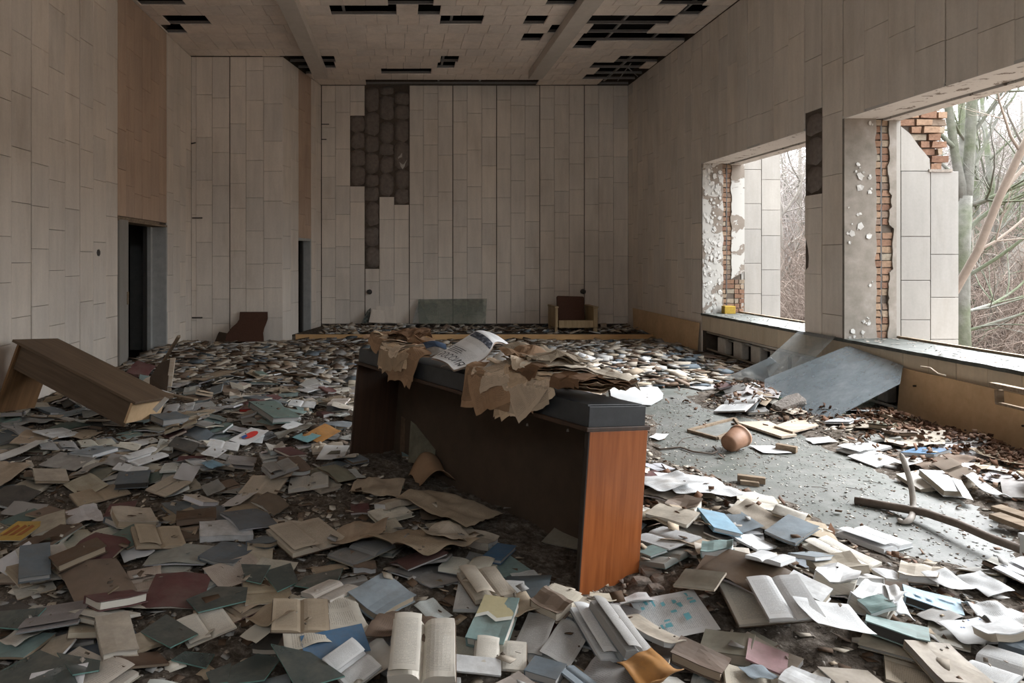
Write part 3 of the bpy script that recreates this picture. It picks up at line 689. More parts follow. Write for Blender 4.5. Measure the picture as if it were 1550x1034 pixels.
for (nm, x0, x1, y0, y1, z0, z1) in (('front_board', .03, Lc-.02, 0, .02, H+.02, H+.12), ('rear_board', .03, Lc-.02, W-.05, W-.03, H+.02, H+.12), ('end_board', Lc-.02, Lc-.004, -.002, W-.02, H+.02, H+.118), ('end_board', .02, .035, 0, W-.03, H+.02, H+.12), ('lid_board', .03, Lc-.02, .0, W-.03, H+.118, H+.125)):
    cb_(nm, 'black', x0, x1, y0, y1, z0, z1, .002, tp)
for x, z in ((Lc-.25, .62), (Lc-.9, .66), (Lc-.55, .7)): MB().prism([(x, z), (x+.02, z+.004), (x+.014, z+.02), (x+.002, z+.016)], 0, .002, Matrix(((1, 0, 0, 0), (0, 0, -1, W-.02), (0, 1, 0, 0), (0, 0, 0, 1)))).build('paint_chip', M['flake'], cnt)
CT = lambda x, y, z: Mc @ Vector((x, y, H+.125+z))

# --- overturned table at the wall
s_ = 1.0
def P95(v): return Vector((v[0]*s_, v[1]*s_, EYE+(v[2]-EYE)*s_))
L1 = P95((-3.68, 6.56, .84)); tu = Vector((1.34, -.46, -.5))*s_; tv = Vector((.16, .50, -.05)).normalized(); TL = tu.length; tu.normalize()
tb = thing('table', 'brown veneered table tipped askew against the wall with one end on the litter', 'table'); Mt = frame(L1, tu, tv); tb.matrix_world = Mt
def tbx(name, m, *a, bev=.003): return MB().box(*a).build(name, M[m], tb, bev=bev)
TW = .56
tbx('tabletop', 'table', 0, TL, 0, TW, -.025, 0)
tbx('leg', 'table_leg', .05, .075, .02, TW-.06, -.72, -.025)
tbx('apron', 'table', .075, TL-.06, .05, .07, -.27, -.025)
tbx('apron', 'table', .075, TL-.06, TW-.1, TW-.08, -.22, -.025)
tbx('leg', 'hardboard', TL-.06, TL-.035, .02, TW-.06, -.22, -.025)
# --- armchair on the stage
ac_ = thing('armchair', 'small armchair with wooden sides and worn brown back standing on the stage', 'armchair', (at(866, 500, 13.95).x, 13.95, .142))
def acb(name, m, x0, x1, y0, y1, z0, z1, bev=.012, rot=0):
    o = MB().box(x0, x1, y0, y1, z0, z1).build(name, M[m], ac_, bev=bev); o.rotation_euler.x = rot; return o
for sgn in (-1, 1):
    xa = sgn*.385; x0, x1 = (xa-.045, xa+.045) if sgn > 0 else (xa-.03, xa+.03)
    acb('side_panel', 'armwood', x0, x1, -.33, .34, .10, .50, .02)
    acb('armrest', 'armwood', x0-.008, x1+.008, -.345, .35, .49, .525, .012)
    for y in (-.30, .27): acb('leg', 'armwood', x0+.005, x1-.005, y, y+.06, 0, .12, .006)
acb('front_rail', 'armwood', -.34, .34, -.33, -.29, .10, .25)
acb('seat', 'armfabric', -.345, .345, -.28, .26, .13, .20, .03)
bk = MB().box(-.26, .30, -.05, .05, 0, .52).build('backrest', M['armfabric'], ac_, bev=.03); bk.location = (0, .17, .19); bk.rotation_euler = (-.28, .03, 0)
# --- ochre boards standing in front of the heating niche
def board(name, label, cat, P, th, mat, inward=1, **k):
    P = [Vector(p) for p in P]; n = (P[1]-P[0]).cross(P[2]-P[1]).normalized()*th
    V = P+[p+n for p in P]; m = len(P)
    b = MB(); b.add(V, [tuple(range(m))[::-1], tuple(range(m, 2*m))]+[(i, (i+1) % m, m+(i+1) % m, m+i) for i in range(m)])
    return tag(b.build(name, M[mat], None, bev=.0015), label, cat, **k)
def wallp(x, y, X): s = (x-CX)/X; return Vector((X, F/s, EYE-(y-CY)/s))
b1 = board('board', 'long ochre board lying on edge against the far window wall below the first window', 'board', [(4.86, 11.45, .0), (4.86, 14.55, .14), (4.90, 14.72, .56), (4.88, 11.4, .55)], .02, 'hardboard')
b2 = board('board', 'large ochre hardboard sheet standing against the sill at the leaning stick frame', 'board', [(4.80, 4.75, .01), (4.84, 6.79, .0), (4.89, 6.80, .535), (4.86, 4.75, .53)], .018, 'hardboard')
for (y, z) in ((6.55, .4), (5.95, .13), (6.62, .1), (5.4, .3)):
    MB().tube([(4.83, y, z), (4.855, y, z)], .008, 7).build('bolt_hole', M['edge'], b2)
fr = thing('wooden_frame', 'small weathered wooden frame propped on top of the ochre hardboard sheet', 'frame')
fa = wallp(1504, 588, 4.72); 
for p, q, r in ((wallp(1503, 582, 4.74), wallp(1560, 594, 4.60), .028), (wallp(1512, 590, 4.74), wallp(1513, 610, 4.74), .026), (wallp(1510, 610, 4.74), wallp(1560, 622, 4.62), .018)):
    d = (q-p).normalized(); MB().box(0, (q-p).length, -r, r, -r*.6, r*.6, frame(p, d, (1, 0, 0))).build('rail', M['oldwood'], fr, bev=.003)
rc_ = MB().tube([wallp(1394, 555, 4.85), wallp(1408, 557, 4.80), wallp(1420, 566, 4.78), wallp(1432, 569, 4.82)], .008, 7).build('curled_strip', M['palewood'], None, True)
tag(rc_, 'curled pale strip lying over the top edge of the ochre hardboard sheet', 'strip')

# --- leaning glass sheets
def rayplane(x, y, P, n):
    d = Vector(((x-CX)/F, 1, -(y-CY)/F)); o = Vector((0, 0, EYE)); return o+d*((P-o).dot(n)/d.dot(n))
def sheet(name, label, tri, pix, mat, cat='glass sheet', th=.006, **k):
    P, Q, S = tri; n = (Q-P).cross(S-P).normalized(); pts = [rayplane(a, b, P, n) for a, b in pix]
    o = board(name, label, cat, pts, th, mat, **k); return o
g_ = (wallp(1284, 523, 4.9), wallp(1367, 553, 4.9), px(1247, 640, .03))
sheet('glass_sheet', 'largest grey glass sheet leaning on the sill under the pillar, concrete chunk at its foot', g_, [(1284, 523), (1367, 553), (1362, 581), (1247, 640), (1207, 624), (1157, 597), (1157, 574)], 'glass')
g2 = (wallp(1210, 500, 4.9), wallp(1265, 510, 4.9), at(1160, 562, 8.3))
sheet('glass_sheet', 'square glass sheet leaning on the sill right behind the largest one', g2, [(1208, 501), (1265, 509), (1218, 556), (1196, 574), (1165, 574), (1158, 546)], 'glass_thin')
g3 = (px(1092, 576, .06), at(1166, 541, 8.35), px(1156, 582, .07))
sheet('glass_sheet', 'pale blue triangular glass piece lying low left of the larger leaning sheets', g3, [(1090, 575), (1166, 541), (1182, 553), (1156, 580), (1100, 582)], 'glass')
g4 = (at(1215, 538, 7.95), at(1240, 543, 7.9), at(1195, 566, 8.0))
sheet('glass_sheet', 'small dull glass piece with cut corner between the two leaning sheets', g4, [(1214, 538), (1243, 542), (1222, 556), (1192, 566)], 'glass_thin')
g5 = (at(1330, 598, 6.95), at(1300, 610, 6.75), px(1292, 641, .0))
sheet('glass_sheet', 'dark triangular glass offcut standing under the right edge of the largest sheet', g5, [(1330, 596), (1262, 634), (1300, 641), (1312, 634)], 'glass_green')
# glass sheets leaning on the back wall, fallen cladding
gb = (at(633, 453, YB-.06), at(737, 452, YB-.06), at(685, 491, YB-.42))
sheet('back_glass_sheet', 'long cloudy glass sheet with green streaks leaning on the back wall of the stage', gb, [(633, 453), (737, 452), (735, 490), (634, 490)], 'glass_green')
sheet('back_glass_sheet', 'dim glass corner sticking out left of the long cloudy sheet', (at(634, 455, YB-.06), at(624, 489, YB-.3), at(650, 489, YB-.3)), [(634, 454), (624, 489), (650, 490)], 'glass_thin')
cs = thing('curled_slab', 'thin pale slab with rounded top leaning at the back wall left of the cloudy glass', 'slab')
P = [at(a, b, YB-.10-(489-b)*-.004) for a, b in ((560, 488), (563, 468), (570, 470), (568, 460), (572, 450), (580, 446), (592, 448), (598, 462), (600, 489))]
b = MB(); m = len(P); b.add(P+[p+Vector((0, .025, 0)) for p in P], [tuple(range(m)), tuple(range(m, 2*m))[::-1]]+[(i, (i+1) % m, m+(i+1) % m, m+i) for i in range(m)])
b.build('slab_panel', M['tile'], cs)
board('broken_panel', 'short pale tile fragment standing in front of the curled slab', 'tile fragment', [at(558, 488, YB-.3), at(563, 468, YB-.2), at(583, 471, YB-.2), at(582, 489, YB-.3)], .02, 'tile')
board('broken_panel', 'dark pointed shard of cladding leaning left of the curled slab', 'tile fragment', [at(547, 489, YB-.3), at(556, 470, YB-.1), at(561, 466, YB-.1), at(559, 488, YB-.25)], .012, 'shard')
# curved dark seat shell against the alcove wall
b = MB(); V = []; nn = 10; ins = [(.0, .62), (.05, .5), (.08, .40), (.05, .3), (-.02, .2), (-.12, .1), (-.25, .04)]
sl = thing('plywood_shell', 'brown curved plywood sheet leaning on the alcove wall', 'plywood sheet')
prof = [((363, 405), 473, 12.88), ((362, 405), 484, 12.84), ((358, 403), 490, 12.78), ((350, 400), 497, 12.70), ((344, 398), 505, 12.60), ((340, 399), 517, 12.45)]
V = []; 
for (xa, xb2), y, Y in prof:
    V += [at(xa, y, Y), at(xb2, y, Y), at(xb2, y, Y)+Vector((0, .02, .01)), at(xa, y, Y)+Vector((0, .02, .01))]
Fc = [(0, 1, 2, 3), (4*5, 4*5+3, 4*5+2, 4*5+1)]
for i in range(5):
    for k2 in range(4): a = i*4; Fc.append((a+k2, a+(k2+1) % 4, a+4+(k2+1) % 4, a+4+k2))
obj('shell_panel', mesh('shell_panel', V, Fc, M['armfabric'], False), None, sl)
sl2 = board('low_board', 'low dark board lying in the litter at the foot of the curved plywood', 'board', [px(322, 524, .0), px(392, 520, .0), px(396, 520, .0)+Vector((0, .08, .30)), px(330, 522, .0)+Vector((0, .08, .25))], .03, 'hardboard_dark')
# seat board and stick near the table
cs2 = thing('chair_wreck', 'dark chair back standing in the litter by the doorway with a pale side rail', 'broken chair')
P = [px(226, 590, .05), px(252, 592, .05), px(257, 590, .05)+Vector((0, .05, .36)), px(236, 590, .05)+Vector((.02, .05, .30)), px(226, 590, .05)+Vector((0, .02, .14))]
m = len(P); MB().add(P+[p+Vector((0, .02, 0)) for p in P], [tuple(range(m)), tuple(range(m, 2*m))[::-1]]+[(i, (i+1) % m, m+(i+1) % m, m+i) for i in range(m)]).build('backrest', M['hardboard_dark'], cs2)
p = px(255, 592, .04); q = at(262, 542, p.y+.05); MB().box(0, (q-p).length, -.03, .03, -.012, .012, frame(p, q-p, (1, 0, 0))).build('side_rail', M['palewood'], cs2, bev=.003)
def plank(name, label, p, q, w, th, mat, cat='plank', up=(0, 0, 1), **k):
    p, q = Vector(p), Vector(q); d = (q-p); s = d.cross(Vector(up)).normalized()
    return tag(MB().box(0, d.length, -w/2, w/2, -th/2, th/2, frame(p, d, s)).build(name, M[mat], None, bev=.003, **{}), label, cat, **k)
plank('stick', 'brown wooden stick slanting up from the litter in front of the doorway', px(240, 560, .08), at(271, 509, 8.3), .035, .03, 'oldwood', 'stick')
plank('plank', 'narrow plank with an orange end lying against the lower end of the tipped table', px(219, 590, .10), px(297, 606, .07), .06, .03, 'oldwood')
board('card', 'folded white card stuck under the lower corner of the tipped table', 'card', [at(231, 620, 6.15), at(237, 625, 6.1), at(256, 604, 6.2), at(250, 601, 6.3)], .004, 'plastic')
# --- things on the bare floor at the windows
hk = [px(1360, 789, .0)+Vector((0, 0, .012)), px(1366, 792, .015), px(1374, 790, .02), at(1381, 784, px(1374, 790, .02).y+.03), at(1383, 768, 4.35), at(1381, 740, 4.38), at(1373, 710, 4.4), at(1362, 683, 4.42)]
hp = MB().tube(hk, [.018, .02, .02, .02, .019, .018, .018, .018], 9).build('hook_pipe', M['stick_pale'], None, True); sb = hp.modifiers.new('s', 'SUBSURF'); sb.levels = sb.render_levels = 1
tag(hp, 'bent pale pipe standing hooked over the long dark stick', 'pipe')
sp_ = [px(1294, 758, .02), px(1345, 766, .03), px(1400, 776, .06), px(1450, 793, .08), px(1500, 815, .08), px(1547, 832, .07)]
tag(MB().tube([p+Vector((0, 0, .0)) for p in sp_], [.026, .026, .025, .024, .024, .023], 9).build('long_stick', M['stick'], None, True), 'long curved dark stick lying across the bare floor under the hooked pipe', 'stick')
pot = thing('clay_pot', 'rusty tapered clay pot lying on its side on the bare floor', 'pot')
pc = px(1113, 684, .0); Mp = Matrix.Translation(pc+Vector((0, .02, .092))) @ Euler((math.radians(78), 0, math.radians(125))).to_matrix().to_4x4(); pot.matrix_world = Mp
def lathe(prof, n=28):
    b = MB(); m = len(prof); V = [(r*math.cos(2*PI*k/n), r*math.sin(2*PI*k/n), z) for r, z in prof for k in range(n)]
    return b.add(V, [(i*n+k, i*n+(k+1) % n, (i+1)*n+(k+1) % n, (i+1)*n+k) for i in range(m-1) for k in range(n)])
lathe([(.0, -.095), (.05, -.095), (.064, -.09), (.07, -.08), (.078, -.02), (.086, .05), (.088, .085), (.094, .09), (.094, .108), (.086, .11), (.081, .08), (.064, -.07), (.0, -.078)], 40).build('pot_body', M['rust'], pot, True)
# chunks, blocks
def chunk(name, label, c, sx_, sy_, sz_, seed, mat='concrete', rot=0, cat='concrete chunk', tilt=(0, 0), k=.85, **kw):
    m = bmesh.new(); bmesh.ops.create_icosphere(m, subdivisions=3, radius=1); V = []
    for v in m.verts:
        p = v.co.copy(); p *= 1/max(abs(p.x), abs(p.y), abs(p.z))**k; p *= 1+.12*noise.noise(p*2+Vector((seed, 0, 0)))+.09*noise.noise(p*6+Vector((seed, 3, 0))); V.append((p.x*sx_/2, p.y*sy_/2, p.z*sz_/2))
    o = obj(name, mesh(name, V, [tuple(x.index for x in f.verts) for f in m.faces], M[mat], False)); m.free(); o.location = c; o.rotation_euler = (tilt[0], tilt[1], rot)
    return tag(o, label, cat, **kw)
p = px(1196, 630, .0); chunk('concrete_chunk', 'long grey concrete chunk resting at the foot of the largest glass sheet', p+Vector((.0, .02, .11)), .34, .15, .12, 3, rot=.25, tilt=(.35, -.35))
p = px(1135, 588, .0); chunk('concrete_chunk', 'dark pointed stone lying behind the white folded book', p+Vector((.06, .05, .07)), .24, .16, .13, 8, rot=.5)
p = px(1022, 862, .0); chunk('concrete_chunk', 'flat crusted lump of mortar lying beside the orange end of the counter', p+Vector((0, 0, .06)), .24, .16, .075, 12, rot=-.2, mat='rubble', k=.6)
for i, (x, y, w_) in enumerate(((985, 884, .09), (1002, 897, .08), (994, 908, .06), (972, 898, .07))):
    p = px(x, y, 0); chunk('mortar_lump', ('mortar lump touching the bottom corner of the orange counter end', 'mortar lump standing out farthest right of the counter foot', 'lowest mortar lump of the four at the counter foot', 'mortar lump squeezed under the orange counter end')[i], p+Vector((0, 0, .04)), w_*1.2, w_, w_*.9, 20+i, mat='rubble', k=.8, group='mortar lumps at the counter foot')
p = px(1135, 733, 0); plank('wood_block', 'short reddish wood block on the bare floor behind the crumpled white pages', p+Vector((-.06, .06, .03)), p+Vector((.10, -.02, .03)), .045, .045, 'oldwood', 'wood block')
plank('wood_block', 'smaller split wood block beside the reddish one on the bare floor', p+Vector((-.07, .0, .015)), p+Vector((.04, -.05, .015)), .035, .03, 'oldwood', 'wood block')
p = px(1190, 684, 0); plank('wood_block', 'dark stub of wood lying right of the clay pot', p+Vector((-.05, .06, .03)), p+Vector((.06, -.05, .03)), .05, .05, 'oldwood', 'wood block')
p = px(1545, 875, 0)
wbx = thing('white_box', 'pale white box cut by the frame at the end of the long curved stick', 'box', (p.x+.22, p.y, .0), (0, 0, .1))
MB().box(-.12, .2, -.12, .12, .0, .16).build('box_body', M['plastic'], wbx, bev=.004); MB().box(-.125, .205, -.125, .125, .16, .185).build('lid', M['plastic'], wbx, bev=.004)
for i, ((a, b_), (c_, d_), lab) in enumerate((((1505, 780), (1560, 800), 'lower rotten wood slab poking in below the ochre hardboard sheet'), ((1507, 768), (1560, 786), 'upper rotten wood slab poking in below the ochre hardboard sheet'))):
    plank('wood_slab', lab, px(a, b_, .03+.04*(1-i)*0+.03), px(c_, d_, .05), .10, .03, 'oldwood', 'wood slab')
# flat plywood sheets / folder frames on the bare floor
def flat(name, label, pix, z, th, mat, cat, inner=None, **k):
    P = [px(a, b, z) for a, b in pix]; b = MB().prism([(p.x, p.y) for p in P], z, z+th)
    return tag(b.build(name, M[mat], None), label, cat, **k)
flat('plywood_offcut', 'flat pale plywood sheet with dark edge behind the clay pot', [(1116, 642), (1163, 640), (1206, 661), (1183, 664)], .012, .02, 'palewood', 'plywood')
flat('plywood_offcut', 'stained plywood sheet overlapping the other at the foot of the glass', [(1172, 647), (1205, 636), (1252, 643), (1200, 656)], .035, .015, 'palewood', 'plywood')
ff = thing('flat_wooden_border', 'empty rectangular wooden frame lying flat left of the clay pot', 'frame')
fp = [px(a, b, .012) for a, b in ((1042, 652), (1112, 634), (1122, 648), (1086, 664))]
for i in range(4):
    p, q = fp[i], fp[(i+1) % 4]; MB().box(0, (q-p).length, -.014, .014, -.008, .014, frame(p, q-p, Vector((0, 0, 1)).cross(q-p))).build('rail', M['oldwood'], ff)
MB().prism([(p.x, p.y) for p in fp], .001, .006).build('backing_sheet', M['floor'], ff)
wire = [px(988, 676, .01), px(1000, 680, .012), px(1030, 677, .012), px(1050, 684, .012), px(1078, 687, .012), px(1086, 683, .02), px(1080, 676, .03)]
tag(MB().tube(wire, .008, 6).build('wire', M['stick'], None, True), 'bent dark wire lying between the counter and the clay pot', 'wire')
tag(MB().tube([px(1026, 673, .008), px(1034, 664, .01), px(1056, 660, .01), px(1070, 664, .01)], .003, 5).build('thin_wire', M['stick'], None, True), 'thin looped wire beside the flat wooden frame', 'wire')
# plastic sheet behind the counter
pl = [(918, 566), (938, 556), (965, 557), (968, 574), (992, 582), (1004, 597), (1003, 604), (985, 614), (955, 612), (925, 600)]
flat('plastic_sheet', 'smooth whitish plastic sheet lying behind the black end of the counter', pl, .012, .006, 'plastic', 'sheet')
yb = px(1107, 475, SILL); tag(MB().box(-.09, .09, -.06, .06, 0, .13).build('sponge', simple('yellow_foam', (.34, .22, .035, 1), .9, 30), None, bev=.01), 'yellow foam block standing on the far end of the window sill', 'foam block').location = (wallp(1107, 475, 5.3).x, 11.25, SILL)
# ================================================================== litter surface
CS = .03; GX0, GX1, GY0, GY1 = -3.92, 4.92, 1.6, 13.42
NX = int((GX1-GX0)/CS)+1; NY = int((GY1-GY0)/CS)+1
xs = GX0+np.arange(NX)*CS; ys = GY0+np.arange(NY)*CS
XX, YY = np.meshgrid(xs, ys, indexing='ij')
def inpoly(P, X, Y):
    r = np.zeros(X.shape, bool); n = len(P)
    for i in range(n):
        x0, y0 = P[i]; x1, y1 = P[(i+1) % n]
        c = ((y0 > Y) != (y1 > Y)) & (X < (x1-x0)*(Y-y0)/((y1-y0) or 1e-9)+x0); r ^= c
    return r
barepx = [(985, 612), (1003, 585), (1050, 600), (1075, 622), (1130, 632), (1175, 640), (1225, 655), (1270, 682), (1330, 700), (1375, 735), (1450, 742), (1505, 790), (1560, 812), (1580, 870), (1540, 878), (1470, 866), (1400, 852), (1330, 842), (1270, 812), (1225, 790), (1190, 760), (1120, 748), (1090, 722), (1030, 706), (985, 700)]
bare = inpoly([tuple(px(a, b)[:2]) for a, b in barepx], XX, YY)
thin = inpoly([tuple(px(a, b)[:2]) for a, b in ((900, 560), (1010, 545), (1080, 560), (1095, 590), (1060, 625), (985, 640), (900, 600))], XX, YY)
def blur(a, k):
    for ax in (0, 1):
        for _ in range(2):
            p = np.pad(a, [(k, k) if i == ax else (0, 0) for i in (0, 1)], mode='edge'); c = np.cumsum(p, axis=ax)
            c = np.insert(c, 0, 0, axis=ax); n = a.shape[ax]
            a = (np.take(c, range(2*k+1, 2*k+1+n), axis=ax)-np.take(c, range(0, n), axis=ax))/(2*k+1)
    return a
dirt = 1-np.maximum(blur(bare.astype(float), 4), .75*blur(thin.astype(float), 5))
bareS = bare.copy()
base = np.zeros((NX, NY))
for i in range(NX):
    for j in range(NY):
        x, y = xs[i], ys[j]
        base[i, j] = .022+.03*noise.noise(Vector((x*1.3, y*1.3, 0)))+.022*abs(noise.noise(Vector((x*5, y*5, 2))))+.022*noise.noise(Vector((x*12, y*12, 7)))+.010*noise.noise(Vector((x*29, y*29, 3)))
for (a, b_, r_, h_) in ((650, 915, .16, .06), (560, 925, .12, .04), (1040, 880, .2, .05), (1080, 920, .2, .04), (540, 712, .25, .05), (60, 712, .3, .05), (300, 560, .8, .07), (250, 545, .5, .08), (480, 520, .9, .05), (1290, 990, .3, .04), (1180, 935, .2, .04), (1300, 650, .4, .05), (1450, 690, .4, .06), (1130, 605, .25, .06)):
    c = px(a, b_); base += h_*np.exp(-((XX-c.x)**2+(YY-c.y)**2)/(2*r_*r_))
base = (base+.012)*dirt-.012
base *= np.clip(1-(YY-12.2)/1.6, .35, 1)
base += .05*np.exp(-(XX-XL)/.35)+.05*np.exp(-(4.95-XX)/.25)*(YY > 7.8)
fn = lambda x, y: ((x-GX0)/CS, (y-GY0)/CS)
V = np.stack([XX, YY, base], -1).reshape(-1, 3)
I = np.arange(NX*NY).reshape(NX, NY)
Q = np.stack([I[:-1, :-1], I[1:, :-1], I[1:, 1:], I[:-1, 1:]], -1).reshape(-1, 4)
def npmesh(name, V, Q, mat, smooth=False, col=None):
    me = bpy.data.meshes.new(name); k = Q.shape[1]
    me.vertices.add(len(V)); me.vertices.foreach_set('co', V.astype(np.float32).ravel())
    me.loops.add(Q.size); me.loops.foreach_set('vertex_index', Q.astype(np.int32).ravel())
    me.polygons.add(len(Q)); me.polygons.foreach_set('loop_start', np.arange(0, Q.size, k, dtype=np.int32)); me.polygons.foreach_set('loop_total', np.full(len(Q), k, np.int32))
    me.update(calc_edges=True); me.materials.append(mat)
    if smooth: me.polygons.foreach_set('use_smooth', [True]*len(me.polygons))
    if col is not None:
        a = me.color_attributes.new('Col', 'FLOAT_COLOR', 'POINT'); a.data.foreach_set('color', col.astype(np.float32).ravel())
    return me
dm = obj('dirt', npmesh('dirt', V, Q, M['dirt'], True))
tag(dm, 'crusted grey-brown dirt and plaster dust covering the floor under the books', 'dirt', kind='stuff')
S = np.maximum(base, 0).copy()
# no-go footprints
def foot(P):
    return inpoly(P, XX, YY)
cq = [Cc, A, A+wdir*W, Cc+wdir*W]; cen = sum(cq, Vector())/4
keep = foot([tuple((cen+(p-cen)*1.10)[:2]) for p in cq])
cabin = foot([tuple(p[:2]) for p in cq])
tbm = [Mt @ Vector(v) for v in ((TL-.08, 0, -.2), (TL, 0, -.2), (TL, TW, -.2), (TL-.08, TW, -.2))]
keep |= foot([tuple(p[:2]) for p in tbm])
keep |= (XX > 4.70)
keep |= foot([tuple(px(a, b)[:2]) for a, b in ((1085, 576), (1165, 560), (1250, 560), (1330, 600), (1260, 646), (1190, 628), (1150, 600))])
def drop(cx, cy_, w, h, ang, t, lift=.9, mx=.32, commit=True, off=0):
    c, s = math.cos(ang), math.sin(ang)
    g = np.linspace(-.46, .46, 6); a, b = np.meshgrid(g*w, g*h); a = a.ravel(); b = b.ravel()
    X = cx+a*c-b*s; Y = cy_+a*s+b*c
    i = np.clip(((X-GX0)/CS).round().astype(int), 0, NX-1); j = np.clip(((Y-GY0)/CS).round().astype(int), 0, NY-1)
    Hh = S[i, j]; Am = np.stack([np.ones_like(a), a, b], 1); k, *_ = np.linalg.lstsq(Am, Hh, rcond=None)
    k[1:] = np.clip(k[1:], -mx, mx); r = Hh-Am[:, 1:] @ k[1:]; z = np.quantile(r, lift)+off
    if commit:
        R_ = math.hypot(w, h)/2+CS; i0, i1 = max(0, int((cx-R_-GX0)/CS)), min(NX, int((cx+R_-GX0)/CS)+2); j0, j1 = max(0, int((cy_-R_-GY0)/CS)), min(NY, int((cy_+R_-GY0)/CS)+2)
        dx, dy = XX[i0:i1, j0:j1]-cx, YY[i0:i1, j0:j1]-cy_; la = dx*c+dy*s; lb = -dx*s+dy*c
        m = (abs(la) < w/2+.008) & (abs(lb) < h/2+.008); top = z+k[1]*la+k[2]*lb+t
        sub = S[i0:i1, j0:j1]; sub[m] = np.maximum(sub[m], top[m])
    return z, k[1], k[2]
def pose(cx, cy_, z, ang, ka, kb):
    c, s = math.cos(ang), math.sin(ang); u = Vector((c, s, ka)); v = Vector((-s, c, kb)); return frame((cx, cy_, z+.001), u, v)
# ------------------------------------------------------------------ unit shapes (1 x 1 x 1, scaled on the thing)
def slab(mb, x0, x1, y0, y1, z0, z1, warp, nx=5, ny=5):
    b = len(mb.V); n = (nx+1)*(ny+1)
    for zz in (z0, z1):
        for i in range(nx+1):
            for j in range(ny+1):
                x = x0+(x1-x0)*i/nx; y = y0+(y1-y0)*j/ny; mb.V.append((x, y, zz+warp(x, y)))
    q = lambda i, j: b+i*(ny+1)+j
    for i in range(nx):
        for j in range(ny):
            mb.F.append((q(i, j), q(i, j+1), q(i+1, j+1), q(i+1, j))); mb.F.append((n+q(i, j), n+q(i+1, j), n+q(i+1, j+1), n+q(i, j+1)))
    for i in range(nx): mb.F.append((q(i, 0), q(i+1, 0), n+q(i+1, 0), n+q(i, 0))); mb.F.append((q(i+1, ny), q(i, ny), n+q(i, ny), n+q(i+1, ny)))
    for j in range(ny): mb.F.append((q(0, j+1), q(0, j), n+q(0, j), n+q(0, j+1))); mb.F.append((q(nx, j), q(nx, j+1), n+q(nx, j+1), n+q(nx, j)))
def warpf(seed, amp): return lambda x, y: amp*(noise.noise(Vector((x*1.6, y*1.6, seed)))+.9*x*x*noise.noise(Vector((seed, 0, 0)))*2+.5*x*y*noise.noise(Vector((0, seed, 0))))
CLOSED = []
for k in range(7):
    w0 = warpf(k*3.7, (.1, .25, .45, .7, .3, .9, .5)[k]); b = MB()
    lw = (lambda x, y, w0=w0, a=(0, .3, 0, .8, .15, 1.2, 0)[k]: w0(x, y)+a*max(0, x)**2*2)
    slab(b, -.5, .5, -.5, .5, .90, 1.0, lw); slab(b, -.5, .5, -.5, .5, 0, .1, w0); slab(b, -.5, -.47, -.5, .5, .05, .95, w0, 1, 5)
    p = MB(); slab(p, -.475, .465, -.465, .465, .10, .90, lambda x, y, w0=w0, lw=lw: .5*(w0(x, y)+lw(x, y)), 6, 6)
    CLOSED.append((mesh('cover', b.V, b.F, M['cover']), mesh('page_block', p.V, p.F, M['edges'])))
def sheetmesh(name, fn, nx, ny, mat, th=0.0):
    V = []; Fc = []; uv = []
    for i in range(nx+1):
        for j in range(ny+1): V.append(fn(i/nx, j/ny)); uv.append((i/nx, j/ny))
    q = lambda i, j: i*(ny+1)+j
    for i in range(nx):
        for j in range(ny): Fc.append((q(i, j), q(i+1, j), q(i+1, j+1), q(i, j+1)))
    if th:
        n = len(V); V += [(v[0], v[1], v[2]-th) for v in V]; uv += [(u, 0) for u, v in uv]
        Fc += [tuple(n+a for a in f[::-1]) for f in Fc[:]]
        B = [q(i, 0) for i in range(nx+1)]+[q(nx, j) for j in range(1, ny+1)]+[q(i, ny) for i in range(nx-1, -1, -1)]+[q(0, j) for j in range(ny-1, 0, -1)]
        for a, c in zip(B, B[1:]+B[:1]): Fc.append((a, n+a, n+c, c))
    return mesh(name, V, Fc, M[mat], True, uv)
OPEN = []
